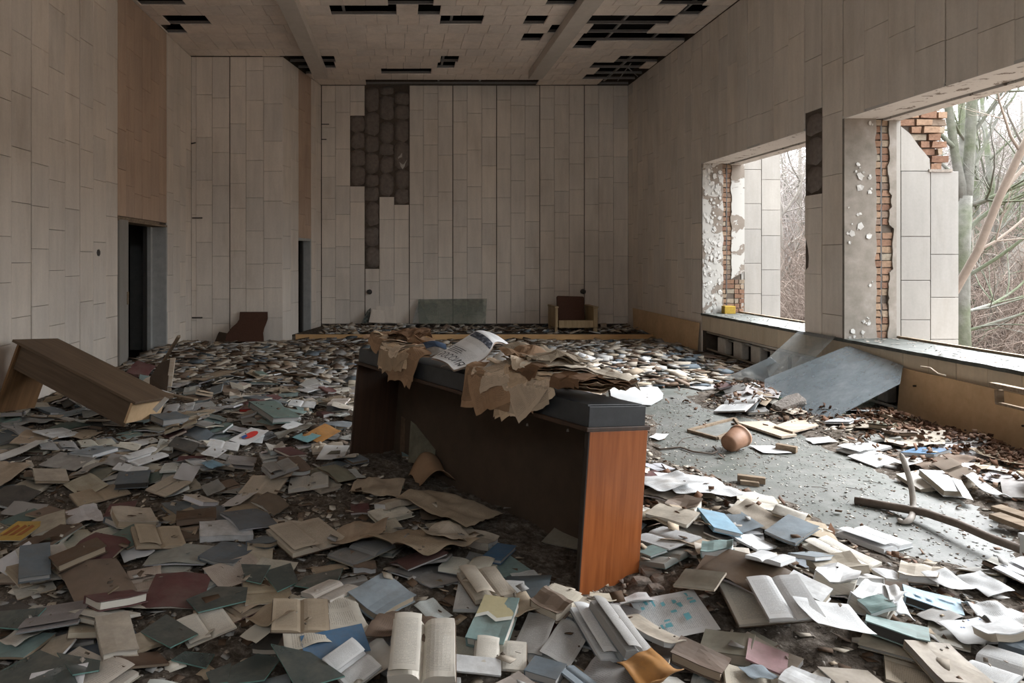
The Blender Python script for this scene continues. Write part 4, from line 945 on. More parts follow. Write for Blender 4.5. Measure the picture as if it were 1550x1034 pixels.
for k in range(8):
    rl, rr_ = R.uniform(.5, 1), R.uniform(.5, 1); sd = k*5.1; amp = (.05, .12, .2, .1, .3, .15, .25, .08)[k]
    def prof(x, y, rl=rl, rr_=rr_, sd=sd, amp=amp):
        u = abs(x)/.5; r = rl if x < 0 else rr_
        return (1-math.exp(-u*7))*r*(1-.25*u)+amp*noise.noise(Vector((x*3, y*2, sd)))*u
    ch = []
    for sgn in (-1, 1):
        xf = lambda a, sgn=sgn: (a-1)*.5 if sgn < 0 else a*.5
        m = sheetmesh('page_block', lambda a, b, xf=xf: (xf(a)*.97, (b-.5)*.97, .1+.9*prof(xf(a), b-.5)), 8, 5, 'page')
        n = len(m.vertices); vs = [tuple(v.co) for v in m.vertices]; fs = [tuple(p.vertices) for p in m.polygons]; uvv = [(i//6/8, i % 6/5) for i in range(n)]
        q = lambda i, j: i*6+j; V = vs+[(v[0], v[1], .07) for v in vs]; F2 = fs+[]
        B = [q(i, 0) for i in range(9)]+[q(8, j) for j in range(1, 6)]+[q(i, 5) for i in range(7, -1, -1)]+[q(0, j) for j in range(4, 0, -1)]
        for a, c in zip(B, B[1:]+B[:1]): F2.append((a, n+a, n+c, c))
        me = mesh('page_block', V, F2, None, False, uvv+[(0, 0)]*n, [M['page'], M['edges']], [0]*len(fs)+[1]*(len(F2)-len(fs)))
        ch.append(('page_block', me))
    b = MB(); slab(b, -.5, .5, -.5, .5, 0, .08, lambda x, y: 0, 2, 2); ch.append(('cover', mesh('cover', b.V, b.F, M['cover'])))
    if k % 2 == 0:
        sg = R.choice((-1, 1)); hh = R.uniform(.12, .5); tw = R.uniform(-.6, .6)
        ch.append(('loose_leaf', sheetmesh('loose_leaf', lambda a, b, sg=sg, hh=hh, tw=tw: (sg*(.02+.44*a*(1-.12*hh)), (b-.5)*.96, 1.02+hh*math.sin(a*2.4)*(1+tw*(b-.5))), 7, 4, 'page', .02)))
    OPEN.append(ch)
SPLAY = []
for k in range(4):
    sd = k*2.3
    f = lambda a, b, sd=sd: (a-.5, b-.5, (.35+.65*(1-abs(a-.5)*2))*(1+.25*noise.noise(Vector((a*2, b*2, sd)))))
    cv = sheetmesh('cover', f, 8, 4, 'cover', .06)
    pg = MB(); slab(pg, -.47, .47, -.47, .47, 0, .30, lambda x, y: .5*(1-abs(x)*2)*(.5), 8, 3)
    SPLAY.append([('cover', cv), ('page_block', mesh('page_block', pg.V, pg.F, M['edges']))])
PAGE = {}
for mt in ('page', 'blank', 'news', 'cover'):
    PAGE[mt] = []
    for k in range(6):
        sd = k*7.7+len(mt); cu = (.2, .7, 0, .4, 1.0, .1)[k]
        PAGE[mt].append(sheetmesh('sheet', lambda a, b, sd=sd, cu=cu: (a-.5, b-.5, .15+.5*noise.noise(Vector((a*2.2, b*2.2, sd)))+cu*max(0, a-.6)**2*4+(cu*.5*max(0, b-.7)**2*5 if sd % 2 > 1 else 0)+.3), 9, 8, mt, .06))
NEWS = []
for k in range(5):
    sd = k*3.9+50
    NEWS.append(sheetmesh('sheet', lambda a, b, sd=sd: (a-.5, b-.5, .55+.6*noise.noise(Vector((a*2.6, b*2.6, sd)))+.3*abs(noise.noise(Vector((a*6, b*5, sd))))), 16, 14, 'news', .03))
BOOK = []
for k in range(5):
    wf = warpf(k*2.9+30, .5); b = MB(); slab(b, -.5, .5, -.5, .5, .86, 1, wf, 6, 6); p = MB(); slab(p, -.49, .49, -.495, .495, .0, .86, wf, 6, 6)
    BOOK.append([('cover', mesh('cover', b.V, b.F, M['cover'])), ('page_block', mesh('page_block', p.V, p.F, M['edges']))])
LITTER = []
def put(kind, cx, cy_, w, h, ang, t, cov, pag, label, cat, group=None, var=None, lift=.9, name=None, mx=.32, paper='page', commit=True, off=0):
    if keep[min(NX-1, max(0, int((cx-GX0)/CS))), min(NY-1, max(0, int((cy_-GY0)/CS)))] and group: return None
    z, ka, kb = drop(cx, cy_, w, h, ang, t*(.35 if kind in ('page', 'news') else .95), lift, mx, commit, off)
    Mx = pose(cx, cy_, z, ang, ka, kb) @ Matrix.Diagonal((w, h, t, 1))
    v = R.randrange(100) if var is None else var
    if kind in ('page', 'news'):
        me = NEWS[v % 5] if kind == 'news' else PAGE[paper][v % 6]
        o = bpy.data.objects.new(name or ('newspaper' if kind == 'news' else 'loose_page'), me); COL.objects.link(o); o.color = pag+(1,)
    else:
        ch = {'closed': CLOSED, 'open': OPEN, 'splay': SPLAY, 'booklet': BOOK}[kind]; ch = ch[v % len(ch)]
        if kind == 'closed': ch = [('cover', ch[0]), ('page_block', ch[1])]
        o = bpy.data.objects.new(name or {'closed': 'book', 'open': 'open_book', 'splay': 'face_down_book', 'booklet': 'booklet'}[kind], None); COL.objects.link(o)
        for nm, me in ch:
            c = bpy.data.objects.new(nm, me); COL.objects.link(c); c.parent = o; c.color = (cov if nm == 'cover' else pag)+(1,)
    o.matrix_world = Mx; tag(o, label, cat, group)
    return o, (cx, cy_, z)
C = dict(white=(.64, .645, .645), cream=(.64, .60, .53), tan=(.40, .325, .24), brown=(.19, .14, .105), grey=(.36, .35, .335), slate=(.13, .155, .175), maroon=(.13, .055, .055), dark=(.07, .065, .06),
         green=(.12, .17, .15), beige=(.42, .365, .30), blue=(.07, .16, .28), pale_blue=(.31, .44, .53), dbrown=(.11, .07, .045), orange=(.48, .24, .08), teal=(.24, .34, .33), red=(.5, .06, .05), yellow=(.55, .36, .08), pink=(.42, .26, .27), cyan=(.25, .5, .55), sky=(.20, .34, .44), greyblue=(.25, .29, .32), olive=(.26, .25, .20), ltan=(.50, .44, .36))
# (kind, four corners in the photograph, thickness, cover, pages, label, category, variant)
HAND = [
 ('open', (411, 803, 486, 775, 520, 818, 438, 836), .035, 'dbrown', 'ltan', 'thick open tan book with a dark gap under its curled page', 'book', 2),
 ('open', (266, 938, 335, 918, 357, 948, 281, 978), .012, 'dbrown', 'cream', 'thin open cream book with a bent corner among the glass shards', 'book', 0),
 ('page', (386, 925, 420, 902, 440, 945, 400, 962), .03, 'tan', 'tan', 'torn tan page sticking out under the spread tan book by the blue folder', 'page', 4),
 ('open', (411, 918, 496, 909, 501, 955, 410, 958), .02, 'brown', 'tan', 'spread tan book with a diagonal crease just above the blue folder', 'book', 1),
 ('closed', (130, 912, 200, 885, 218, 901, 149, 935), .035, 'maroon', 'cream', 'closed maroon hardback with bright page edges in the dark litter', 'book', 1),
 ('splay', (213, 921, 301, 907, 323, 872, 234, 868), .02, 'maroon', 'cream', 'dark red book lying face down with a frayed pale spine', 'book', 0),
 ('closed', (149, 943, 200, 931, 201, 972, 149, 995), .03, 'beige', 'cream', 'beige closed book just in front of the closed maroon hardback', 'book', 2),
 ('splay', (98, 866, 183, 842, 196, 880, 113, 911), .04, 'brown', 'tan', 'large brown book face down with one board folded behind the maroon hardback', 'book', 1),
 ('closed', (25, 836, 71, 830, 81, 860, 32, 868), .03, 'slate', 'grey', 'blue-black closed book with two pale edges left of the thin brown hardback', 'book', 0),
 ('closed', (80, 842, 149, 819, 156, 830, 88, 857), .035, 'dbrown', 'tan', 'thin brown hardback beside the blue-black closed book', 'book', 0),
 ('closed', (169, 782, 227, 769, 237, 789, 173, 801), .04, 'ltan', 'tan', 'tan closed book with a scuffed spine directly behind the small split open book', 'book', 4),
 ('open', (198, 811, 271, 792, 283, 814, 203, 830), .025, 'brown', 'tan', 'small open book split down its dark spine', 'book', 6),
 ('booklet', (-12, 814, 27, 792, 66, 790, 34, 821), .006, 'yellow', 'cream', 'yellow map-like booklet at the very edge of the litter', 'booklet', 1),
 ('closed', (266, 774, 327, 770, 328, 786, 267, 792), .035, 'dbrown', 'brown', 'worn brown book lying flat between the small split book and the thick open tan one', 'book', 2),
 ('open', (357, 740, 384, 724, 437, 725, 421, 748), .006, 'tan', 'ltan', 'flat four-panel unfolded pamphlet lying in the gloom', 'pamphlet', 3),
 ('open', (105, 750, 185, 731, 195, 742, 118, 762), .02, 'brown', 'tan', 'wide open tan book with a raised gutter left of the unfolded pamphlet', 'book', 5),
 ('open', (217, 736, 261, 722, 293, 732, 250, 744), .012, 'brown', 'ltan', 'thin open book drooping over a dark cover behind the small split book', 'book', 4),
 ('open', (169, 715, 179, 704, 224, 704, 220, 714), .008, 'grey', 'white', 'small bright open booklet on top of a dark hardback', 'booklet', 3),
 ('open', (65, 659, 87, 647, 117, 648, 81, 669), .012, 'grey', 'white', 'white open book lying in front of the shadow under the tipped table', 'book', 7),
 ('page', (0, 690, 49, 669, 57, 676, 2, 702), .03, 'white', 'white', 'long white sheet with brown stains poking in from the frame edge', 'page', 1),
 ('closed', (119, 690, 142, 674, 165, 683, 142, 698), .03, 'greyblue', 'white', 'blue-grey closed book with pale page edges near the white booklet with a dark photo', 'book', 0),
 ('booklet', (69, 699, 97, 688, 132, 697, 114, 712), .006, 'grey', 'grey', 'large dull grey folder left of the blue-grey closed book', 'folder', 2),
 ('closed', (45, 718, 102, 711, 102, 721, 55, 730), .02, 'beige', 'tan', 'low tan board-covered book just in front of the dull grey folder', 'book', 0),
 ('closed', (177, 717, 225, 717, 226, 728, 177, 731), .04, 'slate', 'dark', 'dark hardback lying under the small bright open booklet', 'book', 0),
 ('open', (191, 695, 225, 677, 247, 683, 211, 702), .02, 'grey', 'white', 'white open magazine with a dark photo on one page', 'magazine', 4),
 ('page', (116, 661, 126, 650, 142, 655, 140, 664), .02, 'orange', 'tan', 'small orange-brown leaf standing out near the white open book', 'page', 4),
 ('closed', (240, 632, 268, 622, 275, 632, 242, 640), .06, 'slate', 'grey', 'thick navy hardback lying beside the folded white card', 'book', 0),
 ('page', (356, 665, 376, 649, 396, 655, 380, 669), .02, 'white', 'white', 'white leaflet printed with a red and blue emblem', 'leaflet', 1),
 ('open', (311, 680, 317, 669, 365, 667, 360, 678), .01, 'grey', 'white', 'white open leaflet between the emblem leaflet and a folded white page', 'leaflet', 3),
 ('page', (306, 693, 317, 682, 344, 683, 329, 695), .01, 'white', 'white', 'bright blank sheet just in front of the white open leaflet', 'page', 0),
 ('page', (309, 704, 320, 694, 338, 703, 322, 711), .03, 'sky', 'sky', 'curved light-blue cover in front of the bright blank sheet', 'cover', 4),
 ('closed', (423, 682, 445, 674, 455, 690, 433, 695), .02, 'maroon', 'cream', 'plum red closed booklet right of the curved light-blue cover', 'booklet', 0),
 ('page', (476, 692, 494, 676, 524, 674, 524, 697), .01, 'white', 'white', 'white sheet with a dark picture against the shaded end of the counter', 'page', 5),
 ('page', (471, 657, 488, 645, 506, 653, 484, 664), .02, 'orange', 'orange', 'rust orange leaf near the shaded end of the counter', 'page', 0),
 ('page', (453, 660, 465, 654, 477, 662, 463, 669), .01, 'cyan', 'cyan', 'small turquoise sheet left of the rust orange leaf', 'page', 2),
 ('closed', (392, 615, 425, 607, 436, 627, 402, 634), .06, 'green', 'grey', 'thick dark green hardback tilted on the heap', 'book', 0),
 ('closed', (364, 619, 374, 609, 393, 609, 384, 620), .03, 'maroon', 'red', 'wine red closed book touching the thick dark green hardback', 'book', 0),
 ('open', (397, 704, 440, 696, 450, 710, 408, 717), .03, 'grey', 'grey', 'grey fanned-out magazine behind the unfolded pamphlet', 'magazine', 6),
 ('page', (430, 647, 439, 641, 461, 645, 453, 652), .01, 'white', 'white', 'little white sheet above the small turquoise sheet', 'page', 1),
 ('open', (451, 588, 479, 582, 495, 587, 465, 593), .01, 'grey', 'white', 'small white open book far back in the litter left of the counter', 'book', 3),
 ('page', (489, 568, 498, 562, 510, 568, 498, 572), .01, 'white', 'white', 'tiny white sheet far back beside the upper left end of the counter', 'page', 1),
 ('page', (306, 571, 336, 561, 348, 570, 318, 580), .04, 'orange', 'tan', 'tan crumpled cover in the far litter behind the dark green hardback', 'cover', 4),
 # under and in front of the counter
 ('news', (561, 808, 625, 780, 705, 815, 650, 868), .06, 'tan', 'tan', 'large crumpled brown newspaper spread in the shadow before the counter', 'newspaper', 0),
 ('news', (606, 757, 652, 726, 743, 773, 703, 793), .07, 'tan', 'tan', 'brown fan-folded newspaper nearest the open front of the counter', 'newspaper', 2),
 ('news', (640, 800, 672, 782, 716, 806, 700, 832), .07, 'tan', 'ltan', 'small rumpled brown sheet on top of the spread brown newspaper', 'newspaper', 4),
 ('closed', (732, 848, 750, 819, 777, 823, 762, 858), .02, 'blue', 'grey', 'bright blue small book in the dark under the counter', 'book', 0),
 ('open', (690, 862, 757, 856, 775, 892, 722, 906), .04, 'brown', 'ltan', 'open book with curled brown pages left of the foot of the counter', 'book', 4),
 ('page', (756, 890, 800, 885, 820, 905, 790, 915), .05, 'tan', 'tan', 'curled tan page lying under the front corner of the counter', 'page', 4),
 ('closed', (532, 904, 578, 872, 622, 894, 576, 930), .035, 'greyblue', 'tan', 'grey cloth-bound book tilted on the mortar crumbs', 'book', 2),
 ('closed', (806, 905, 830, 894, 856, 912, 846, 932), .04, 'brown', 'ltan', 'closed book with swollen tan pages right under the counter corner', 'book', 3),
 ('page', (774, 972, 801, 931, 847, 941, 818, 986), .015, 'cream', 'grey', 'grey printed page right of the landscape-covered book', 'page', 0),
 ('page', (818, 986, 850, 937, 884, 955, 872, 1000), .02, 'grey', 'grey', 'grey page with an engraving beside another printed page', 'page', 2),
 ('closed', (715, 953, 729, 907, 779, 918, 770, 975), .04, 'teal', 'cream', 'book with a cream and teal landscape on its cover', 'book', 1),
 ('open', (716, 968, 799, 976, 797, 1012, 717, 998), .022, 'brown', 'cream', 'small open cream book in front of the landscape-covered book', 'book', 4),
 ('booklet', (683, 1012, 694, 996, 752, 1000, 765, 1022), .008, 'white', 'white', 'white blank folder below the thick open tan book of the nearest row', 'folder', 1),
 ('open', (583, 1003, 598, 943, 690, 941, 692, 1016), .055, 'brown', 'cream', 'thick open book with a curled middle leaf in the nearest row', 'book', 2),
 ('booklet', (455, 966, 548, 955, 560, 980, 463, 1004), .012, 'blue', 'grey', 'blue folder lying under white paper in the nearest row', 'folder', 1),
 ('open', (490, 998, 530, 972, 575, 1003, 530, 1034), .02, 'grey', 'white', 'white open pages on top of the blue folder with a rolled corner', 'book', 0),
 ('closed', (797, 1010, 812, 994, 850, 1008, 848, 1040), .03, 'slate', 'grey', 'dark blue striped book at the frame edge below the grey printed pages', 'book', 0),
 ('open', (848, 1012, 870, 1002, 900, 1030, 880, 1050), .02, 'greyblue', 'greyblue', 'blue-grey open book cut by the frame right of the dark blue striped one', 'book', 1),
 ('open', (868, 930, 925, 918, 960, 978, 905, 990), .035, 'slate', 'white', 'open book with fanned upright grey leaves right of the engraving', 'book', 0),
 ('open', (897, 922, 940, 912, 985, 975, 940, 985), .05, 'greyblue', 'grey', 'second fanned grey book leaning against the first below the orange counter end', 'book', 2),
 ('page', (957, 912, 1052, 906, 1084, 951, 988, 958), .015, 'white', 'white', 'white sheet with a teal map pattern below the counter', 'map sheet', 0),
 ('booklet', (953, 934, 972, 921, 1028, 985, 993, 992), .02, 'ltan', 'grey', 'folded grey-brown brochure bending over the lower edge of the teal map', 'brochure', 4),
 ('page', (950, 992, 990, 973, 1026, 1024, 978, 1040), .06, 'orange', 'orange', 'orange-brown curled book cover at the frame edge below the teal map', 'cover', 4),
 ('page', (938, 893, 982, 890, 990, 920, 940, 918), .03, 'white', 'white', 'crumpled white page against the foot of the orange counter end', 'page', 4),
 # lit side
 ('news', (993, 716, 1082, 712, 1124, 751, 1020, 748), .05, 'white', 'white', 'big crumpled white sheet right of the orange counter end', 'newspaper', 1),
 ('news', (980, 722, 1030, 712, 1050, 735, 990, 745), .04, 'white', 'white', 'white folded sheet squeezed beside the orange counter end', 'newspaper', 3),
 ('closed', (1006, 762, 1019, 750, 1060, 759, 1055, 773), .05, 'brown', 'cream', 'bloated brown book with wavy pages beside the orange counter end', 'book', 5),
 ('booklet', (976, 778, 1000, 767, 1060, 783, 1041, 797), .02, 'ltan', 'cream', 'narrow yellowed booklet with a straight brown edge near the counter', 'booklet', 0),
 ('open', (974, 800, 1009, 790, 1043, 822, 1009, 842), .015, 'grey', 'white', 'white open book touching the right side of the orange counter end', 'book', 1),
 ('closed', (974, 830, 990, 824, 1003, 840, 980, 848), .01, 'teal', 'white', 'pale green booklet half hidden by the orange counter end', 'booklet', 0),
 ('page', (1108, 771, 1129, 761, 1184, 784, 1163, 796), .03, 'ltan', 'beige', 'flat beige cover with a long fold left of the curled roll', 'cover', 1),
 ('splay', (1169, 772, 1181, 765, 1226, 775, 1217, 788), .05, 'cream', 'tan', 'book standing curled into an arch at the edge of the bare floor', 'book', 2),
 ('page', (1104, 782, 1120, 778, 1140, 792, 1114, 808), .01, 'greyblue', 'greyblue', 'faded blue-grey sheet right of the bright teal-blue book', 'page', 0),
 ('closed', (1070, 808, 1066, 781, 1102, 778, 1112, 807), .025, 'sky', 'white', 'teal-blue closed book between white pages and a faded sheet', 'book', 0),
 ('closed', (1163, 801, 1192, 785, 1234, 802, 1208, 818), .02, 'greyblue', 'grey', 'slate blue closed book at the edge of the bare floor', 'book', 2),
 ('booklet', (1106, 814, 1137, 800, 1178, 811, 1143, 829), .012, 'white', 'white', 'white closed brochure left of the slate blue book', 'brochure', 3),
 ('closed', (1062, 841, 1066, 823, 1096, 831, 1126, 858), .035, 'teal', 'white', 'torn pale teal book wedged in the mortar crumbs', 'book', 3),
 ('page', (1095, 831, 1124, 829, 1143, 846, 1136, 866), .02, 'white', 'grey', 'grey-white leaf overlapping the torn pale teal book', 'page', 2),
 ('open', (1136, 873, 1146, 842, 1200, 862, 1185, 888), .03, 'grey', 'white', 'white open book with crisp text left of the two fat white books', 'book', 1),
 ('closed', (1186, 882, 1197, 868, 1248, 887, 1247, 908), .05, 'white', 'ltan', 'thick white book with a slit in its page right of the crisp open one', 'book', 0),
 ('closed', (1204, 853, 1220, 830, 1268, 850, 1234, 864), .02, 'greyblue', 'white', 'lavender-grey closed book behind the fat rounded white book', 'book', 0),
 ('closed', (1226, 878, 1240, 850, 1297, 861, 1291, 898), .065, 'white', 'cream', 'fat white book with a rounded spine and swollen pages', 'book', 5),
 ('closed', (1292, 904, 1301, 868, 1350, 885, 1354, 930), .07, 'white', 'cream', 'second fat white book with a folded page, left of the sky-blue one', 'book', 3),
 ('page', (1340, 885, 1368, 895, 1372, 925, 1352, 930), .05, 'white', 'white', 'white page hanging between the second fat white book and the sky-blue one', 'page', 4),
 ('open', (1220, 826, 1247, 812, 1335, 846, 1295, 859), .03, 'brown', 'cream', 'open cream book with brown burnt-looking edges below the white book on bare floor', 'book', 4),
 ('open', (1277, 806, 1299, 789, 1386, 818, 1331, 830), .035, 'white', 'white', 'white open book lying alone on the bare floor', 'book', 6),
 ('booklet', (1318, 858, 1345, 862, 1385, 880, 1340, 876), .02, 'white', 'cream', 'white paper slab right of the fat rounded book', 'booklet', 3),
 ('closed', (1358, 862, 1366, 850, 1414, 860, 1429, 884), .035, 'ltan', 'white', 'closed book with bright page and dark spine at the edge of the bare floor', 'book', 3),
 ('page', (1412, 867, 1425, 860, 1467, 880, 1436, 893), .03, 'cream', 'white', 'white leaf folding over a brown one right of the closed bright book', 'page', 1),
 ('page', (1465, 868, 1480, 866, 1525, 884, 1490, 900), .03, 'white', 'white', 'stiff white sheet pointing across the bare floor edge', 'page', 0),
 ('news', (1485, 912, 1550, 902, 1575, 940, 1494, 945), .08, 'white', 'white', 'big wavy grey-white sheet with a dark rim at the frame edge', 'newspaper', 2),
 ('closed', (1368, 910, 1363, 888, 1452, 907, 1458, 930), .035, 'pale_blue', 'dark', 'sky-blue hardback with white lettering on its cover', 'book', 1),
 ('booklet', (1302, 925, 1335, 920, 1352, 935, 1320, 940), .02, 'teal', 'white', 'pale green cover peeking out behind the grey-green hardback', 'cover', 0),
 ('closed', (1308, 952, 1310, 925, 1402, 948, 1409, 981), .045, 'teal', 'dark', 'grey-green hardback with a dark thick spine', 'book', 1),
 ('page', (1385, 925, 1420, 918, 1460, 930, 1425, 945), .02, 'white', 'grey', 'grey-white page lying under the front edge of the sky-blue hardback', 'page', 0),
 ('open', (1130, 896, 1209, 901, 1252, 952, 1162, 944), .025, 'grey', 'white', 'white open book split in two above the trodden mortar', 'book', 3),
 ('page', (1209, 925, 1290, 905, 1300, 945, 1240, 950), .02, 'grey', 'white', 'pale cover lying between the split open book and the grey-green hardback', 'cover', 1),
 ('booklet', (1103, 945, 1132, 921, 1207, 958, 1189, 986), .025, 'beige', 'grey', 'dusty grey board-like cover with a curled corner', 'cover', 4),
 ('closed', (1055, 970, 1077, 953, 1148, 972, 1143, 998), .05, 'olive', 'ltan', 'thick cream book with its long page edge to the viewer', 'book', 0),
 ('booklet', (1121, 1003, 1142, 985, 1203, 989, 1176, 1006), .008, 'pink', 'pink', 'dusty pink booklet in front of the thick cream book', 'booklet', 2),
 ('page', (1125, 1010, 1150, 1003, 1172, 1020, 1140, 1034), .02, 'greyblue', 'greyblue', 'pale lilac scrap just in front of the dusty pink booklet', 'page', 3),
 ('booklet', (1165, 1036, 1206, 1011, 1266, 1031, 1230, 1050), .03, 'white', 'white', 'rounded white booklet cut by the lower frame edge', 'booklet', 3),
 ('booklet', (1255, 985, 1310, 978, 1345, 1010, 1270, 1024), .006, 'beige', 'grey', 'thin dusty cover half buried in the trodden mortar', 'cover', 0),
 ('closed', (1382, 984, 1433, 975, 1492, 1026, 1420, 1030), .035, 'beige', 'grey', 'large grey closed book below the grey-green hardback', 'book', 1),
 ('open', (1450, 994, 1498, 978, 1570, 1000, 1530, 1036), .035, 'grey', 'white', 'large bluish white open book cut by the frame corner', 'book', 1),
 ('page', (1440, 945, 1475, 930, 1510, 955, 1470, 975), .03, 'white', 'white', 'white page with blue stamps beside the large grey closed book', 'page', 1),
 ('booklet', (1490, 950, 1530, 942, 1560, 965, 1510, 975), .03, 'white', 'ltan', 'bent white booklet with a brown edge near the frame edge', 'booklet', 4),
 # farther along the windows
 ('open', (1272, 674, 1312, 667, 1340, 677, 1305, 686), .03, 'grey', 'white', 'white open book on the bare floor below the ochre hardboard sheet', 'book', 4),
 ('open', (1295, 690, 1320, 683, 1352, 699, 1325, 704), .012, 'grey', 'white', 'flat white open pages in front of the first white book by the hardboard', 'book', 3),
 ('closed', (1378, 683, 1390, 675, 1430, 690, 1416, 696), .03, 'blue', 'white', 'blue book lying in dead leaves below the ochre hardboard sheet', 'book', 0),
 ('page', (1360, 694, 1395, 690, 1412, 698, 1375, 702), .01, 'white', 'white', 'white sheet tucked in front of the blue book in the leaves', 'page', 0),
 ('closed', (1378, 722, 1400, 716, 1418, 733, 1386, 736), .03, 'cream', 'ltan', 'left one of two thick white books beside the leaf drift', 'book', 0),
 ('closed', (1411, 720, 1432, 717, 1447, 735, 1416, 737), .045, 'white', 'ltan', 'right one of two thick white books beside the leaf drift', 'book', 0),
 ('page', (1445, 728, 1458, 731, 1470, 750, 1452, 750), .01, 'white', 'white', 'white pointed sheet right of the two thick white books', 'page', 0),
 ('page', (1479, 718, 1487, 716, 1514, 740, 1486, 740), .06, 'white', 'white', 'pointed white sheet standing up in the leaf drift', 'page', 4),
 ('page', (1520, 690, 1550, 676, 1560, 700, 1524, 706), .05, 'tan', 'tan', 'tan folded paper at the foot of the ochre hardboard sheet', 'page', 1),
 ('open', (1097, 610, 1100, 596, 1140, 606, 1138, 618), .04, 'dbrown', 'white', 'white open book propped on rubble in front of the pointed stone', 'book', 1),
 ('closed', (1160, 600, 1150, 588, 1186, 586, 1190, 596), .03, 'white', 'cream', 'cream book lying behind the mint green booklet', 'book', 0),
 ('page', (1220, 661, 1258, 661, 1262, 668, 1232, 668), .02, 'white', 'white', 'narrow white board in front of the plywood offcuts', 'page', 0),
 ('page', (1141, 674, 1180, 670, 1186, 682, 1155, 684), .02, 'white', 'white', 'white torn pages right of the clay pot', 'page', 2),
 ('page', (985, 662, 990, 652, 1012, 656, 1002, 664), .02, 'white', 'white', 'white pages beside the upper corner of the orange counter end', 'page', 1),
 ('page', (1070, 552, 1082, 548, 1100, 556, 1088, 562), .02, 'white', 'white', 'white sheet just beyond the pale blue glass piece', 'page', 0),
 ('open', (1040, 580, 1062, 574, 1085, 584, 1060, 590), .02, 'grey', 'white', 'white open book in the glare between plastic sheet and glass', 'book', 3),
 ('page', (860, 522, 870, 513, 884, 520, 872, 528), .07, 'white', 'white', 'white crumpled sheet in front of the armchair stage edge', 'page', 4),
]
# scattered repeats first, then the recognisable ones on top of them
marks = [(it[5], it[1]) for it in HAND]
LM = []
for lab, c in (('armchair on the stage', (866, 515)), ('orange counter end', (930, 890)), ('tipped brown table', (150, 640)), ('clay pot', (1113, 684)), ('hooked pipe', (1370, 780)), ('largest glass sheet', (1240, 640)),
    ('shaded counter end', (527, 700)), ('doorway', (220, 555)), ('curved plywood sheet', (375, 515)), ('dark chair back', (245, 590)), ('plastic sheet', (960, 600)), ('cloudy back glass', (690, 515)), ('concrete chunk', (1212, 620)),
    ('brown fan-folded newspaper', (670, 770)), ('spread brown newspaper', (620, 830)), ('closed maroon hardback', (175, 910)), ('red face-down book', (265, 893)), ('blue folder', (500, 980)), ('blue-black closed book', (50, 850)),
    ('yellow map-like booklet', (35, 805)), ('unfolded pamphlet', (400, 735)), ('thick open tan book', (465, 805)), ('small split open book', (240, 812)), ('emblem leaflet', (376, 660)), ('dark green hardback', (412, 620)), ('plum red booklet', (440, 684)),
    ('white magazine with photo', (218, 690)), ('white book by the table shadow', (90, 658)), ('rust orange leaf', (488, 655)), ('grey cloth-bound book', (577, 900)), ('landscape-covered book', (747, 940)), ('bright blue book', (755, 840)),
    ('teal map sheet', (1020, 930)), ('thick cream book', (1100, 975)), ('sky-blue hardback', (1410, 910)), ('grey-green hardback', (1360, 955)), ('fat rounded white book', (1260, 875)), ('teal-blue closed book', (1088, 793)), ('slate blue book', (1198, 802)),
    ('split white open book', (1190, 925)), ('torn pale teal book', (1093, 842)), ('lone open book on bare floor', (1330, 810)), ('blue book in the leaves', (1403, 685)), ('big crumpled white sheet', (1055, 730)), ('mint green booklet', (1177, 608)), ('navy hardback', (255, 630))):
    LM.append((lab, c))
used = {}
def near_label(front, X, Y, z, extra):
    s = F/Y; a = CX+X*s; b = CY+(EYE-z)*s
    c = sorted(LM, key=lambda m: (m[1][0]-a)**2+((m[1][1]-b)*1.8)**2)[:4]
    outs = []
    for e in ['']+extra:
        for i, m in enumerate(c[:3]):
            dx, dy = a-m[1][0], (b-m[1][1])*1.8
            rel = ('right of' if dx > 0 else 'left of') if abs(dx) > abs(dy) else ('in front of' if dy > 0 else 'behind')
            dd = math.hypot(dx, dy); far = 'close ' if dd < 45 else ('well ' if dd > 110 else '')
            outs.append(' '.join(f'{e} {front} {far}{rel} the {m[0]}'.split()))
    for o in outs:
        if o not in used and len(o.split()) <= 16: used[o] = 1; return o
    used[outs[0]] = used.get(outs[0], 0)+1; return outs[0]
CN = dict(white='white', cream='cream', tan='tan', brown='brown', grey='grey', slate='slate', maroon='maroon', dark='black', green='dark green', beige='beige', dbrown='dark brown', ltan='light tan', greyblue='blue-grey', olive='olive', blue='blue', pink='pinkish', teal='teal')
def visible(x, y, m=40):
    s = F/y; return -m < CX+x*s < 1550+m and CY+EYE*s < 1034+m*2
rs = random.Random(5)
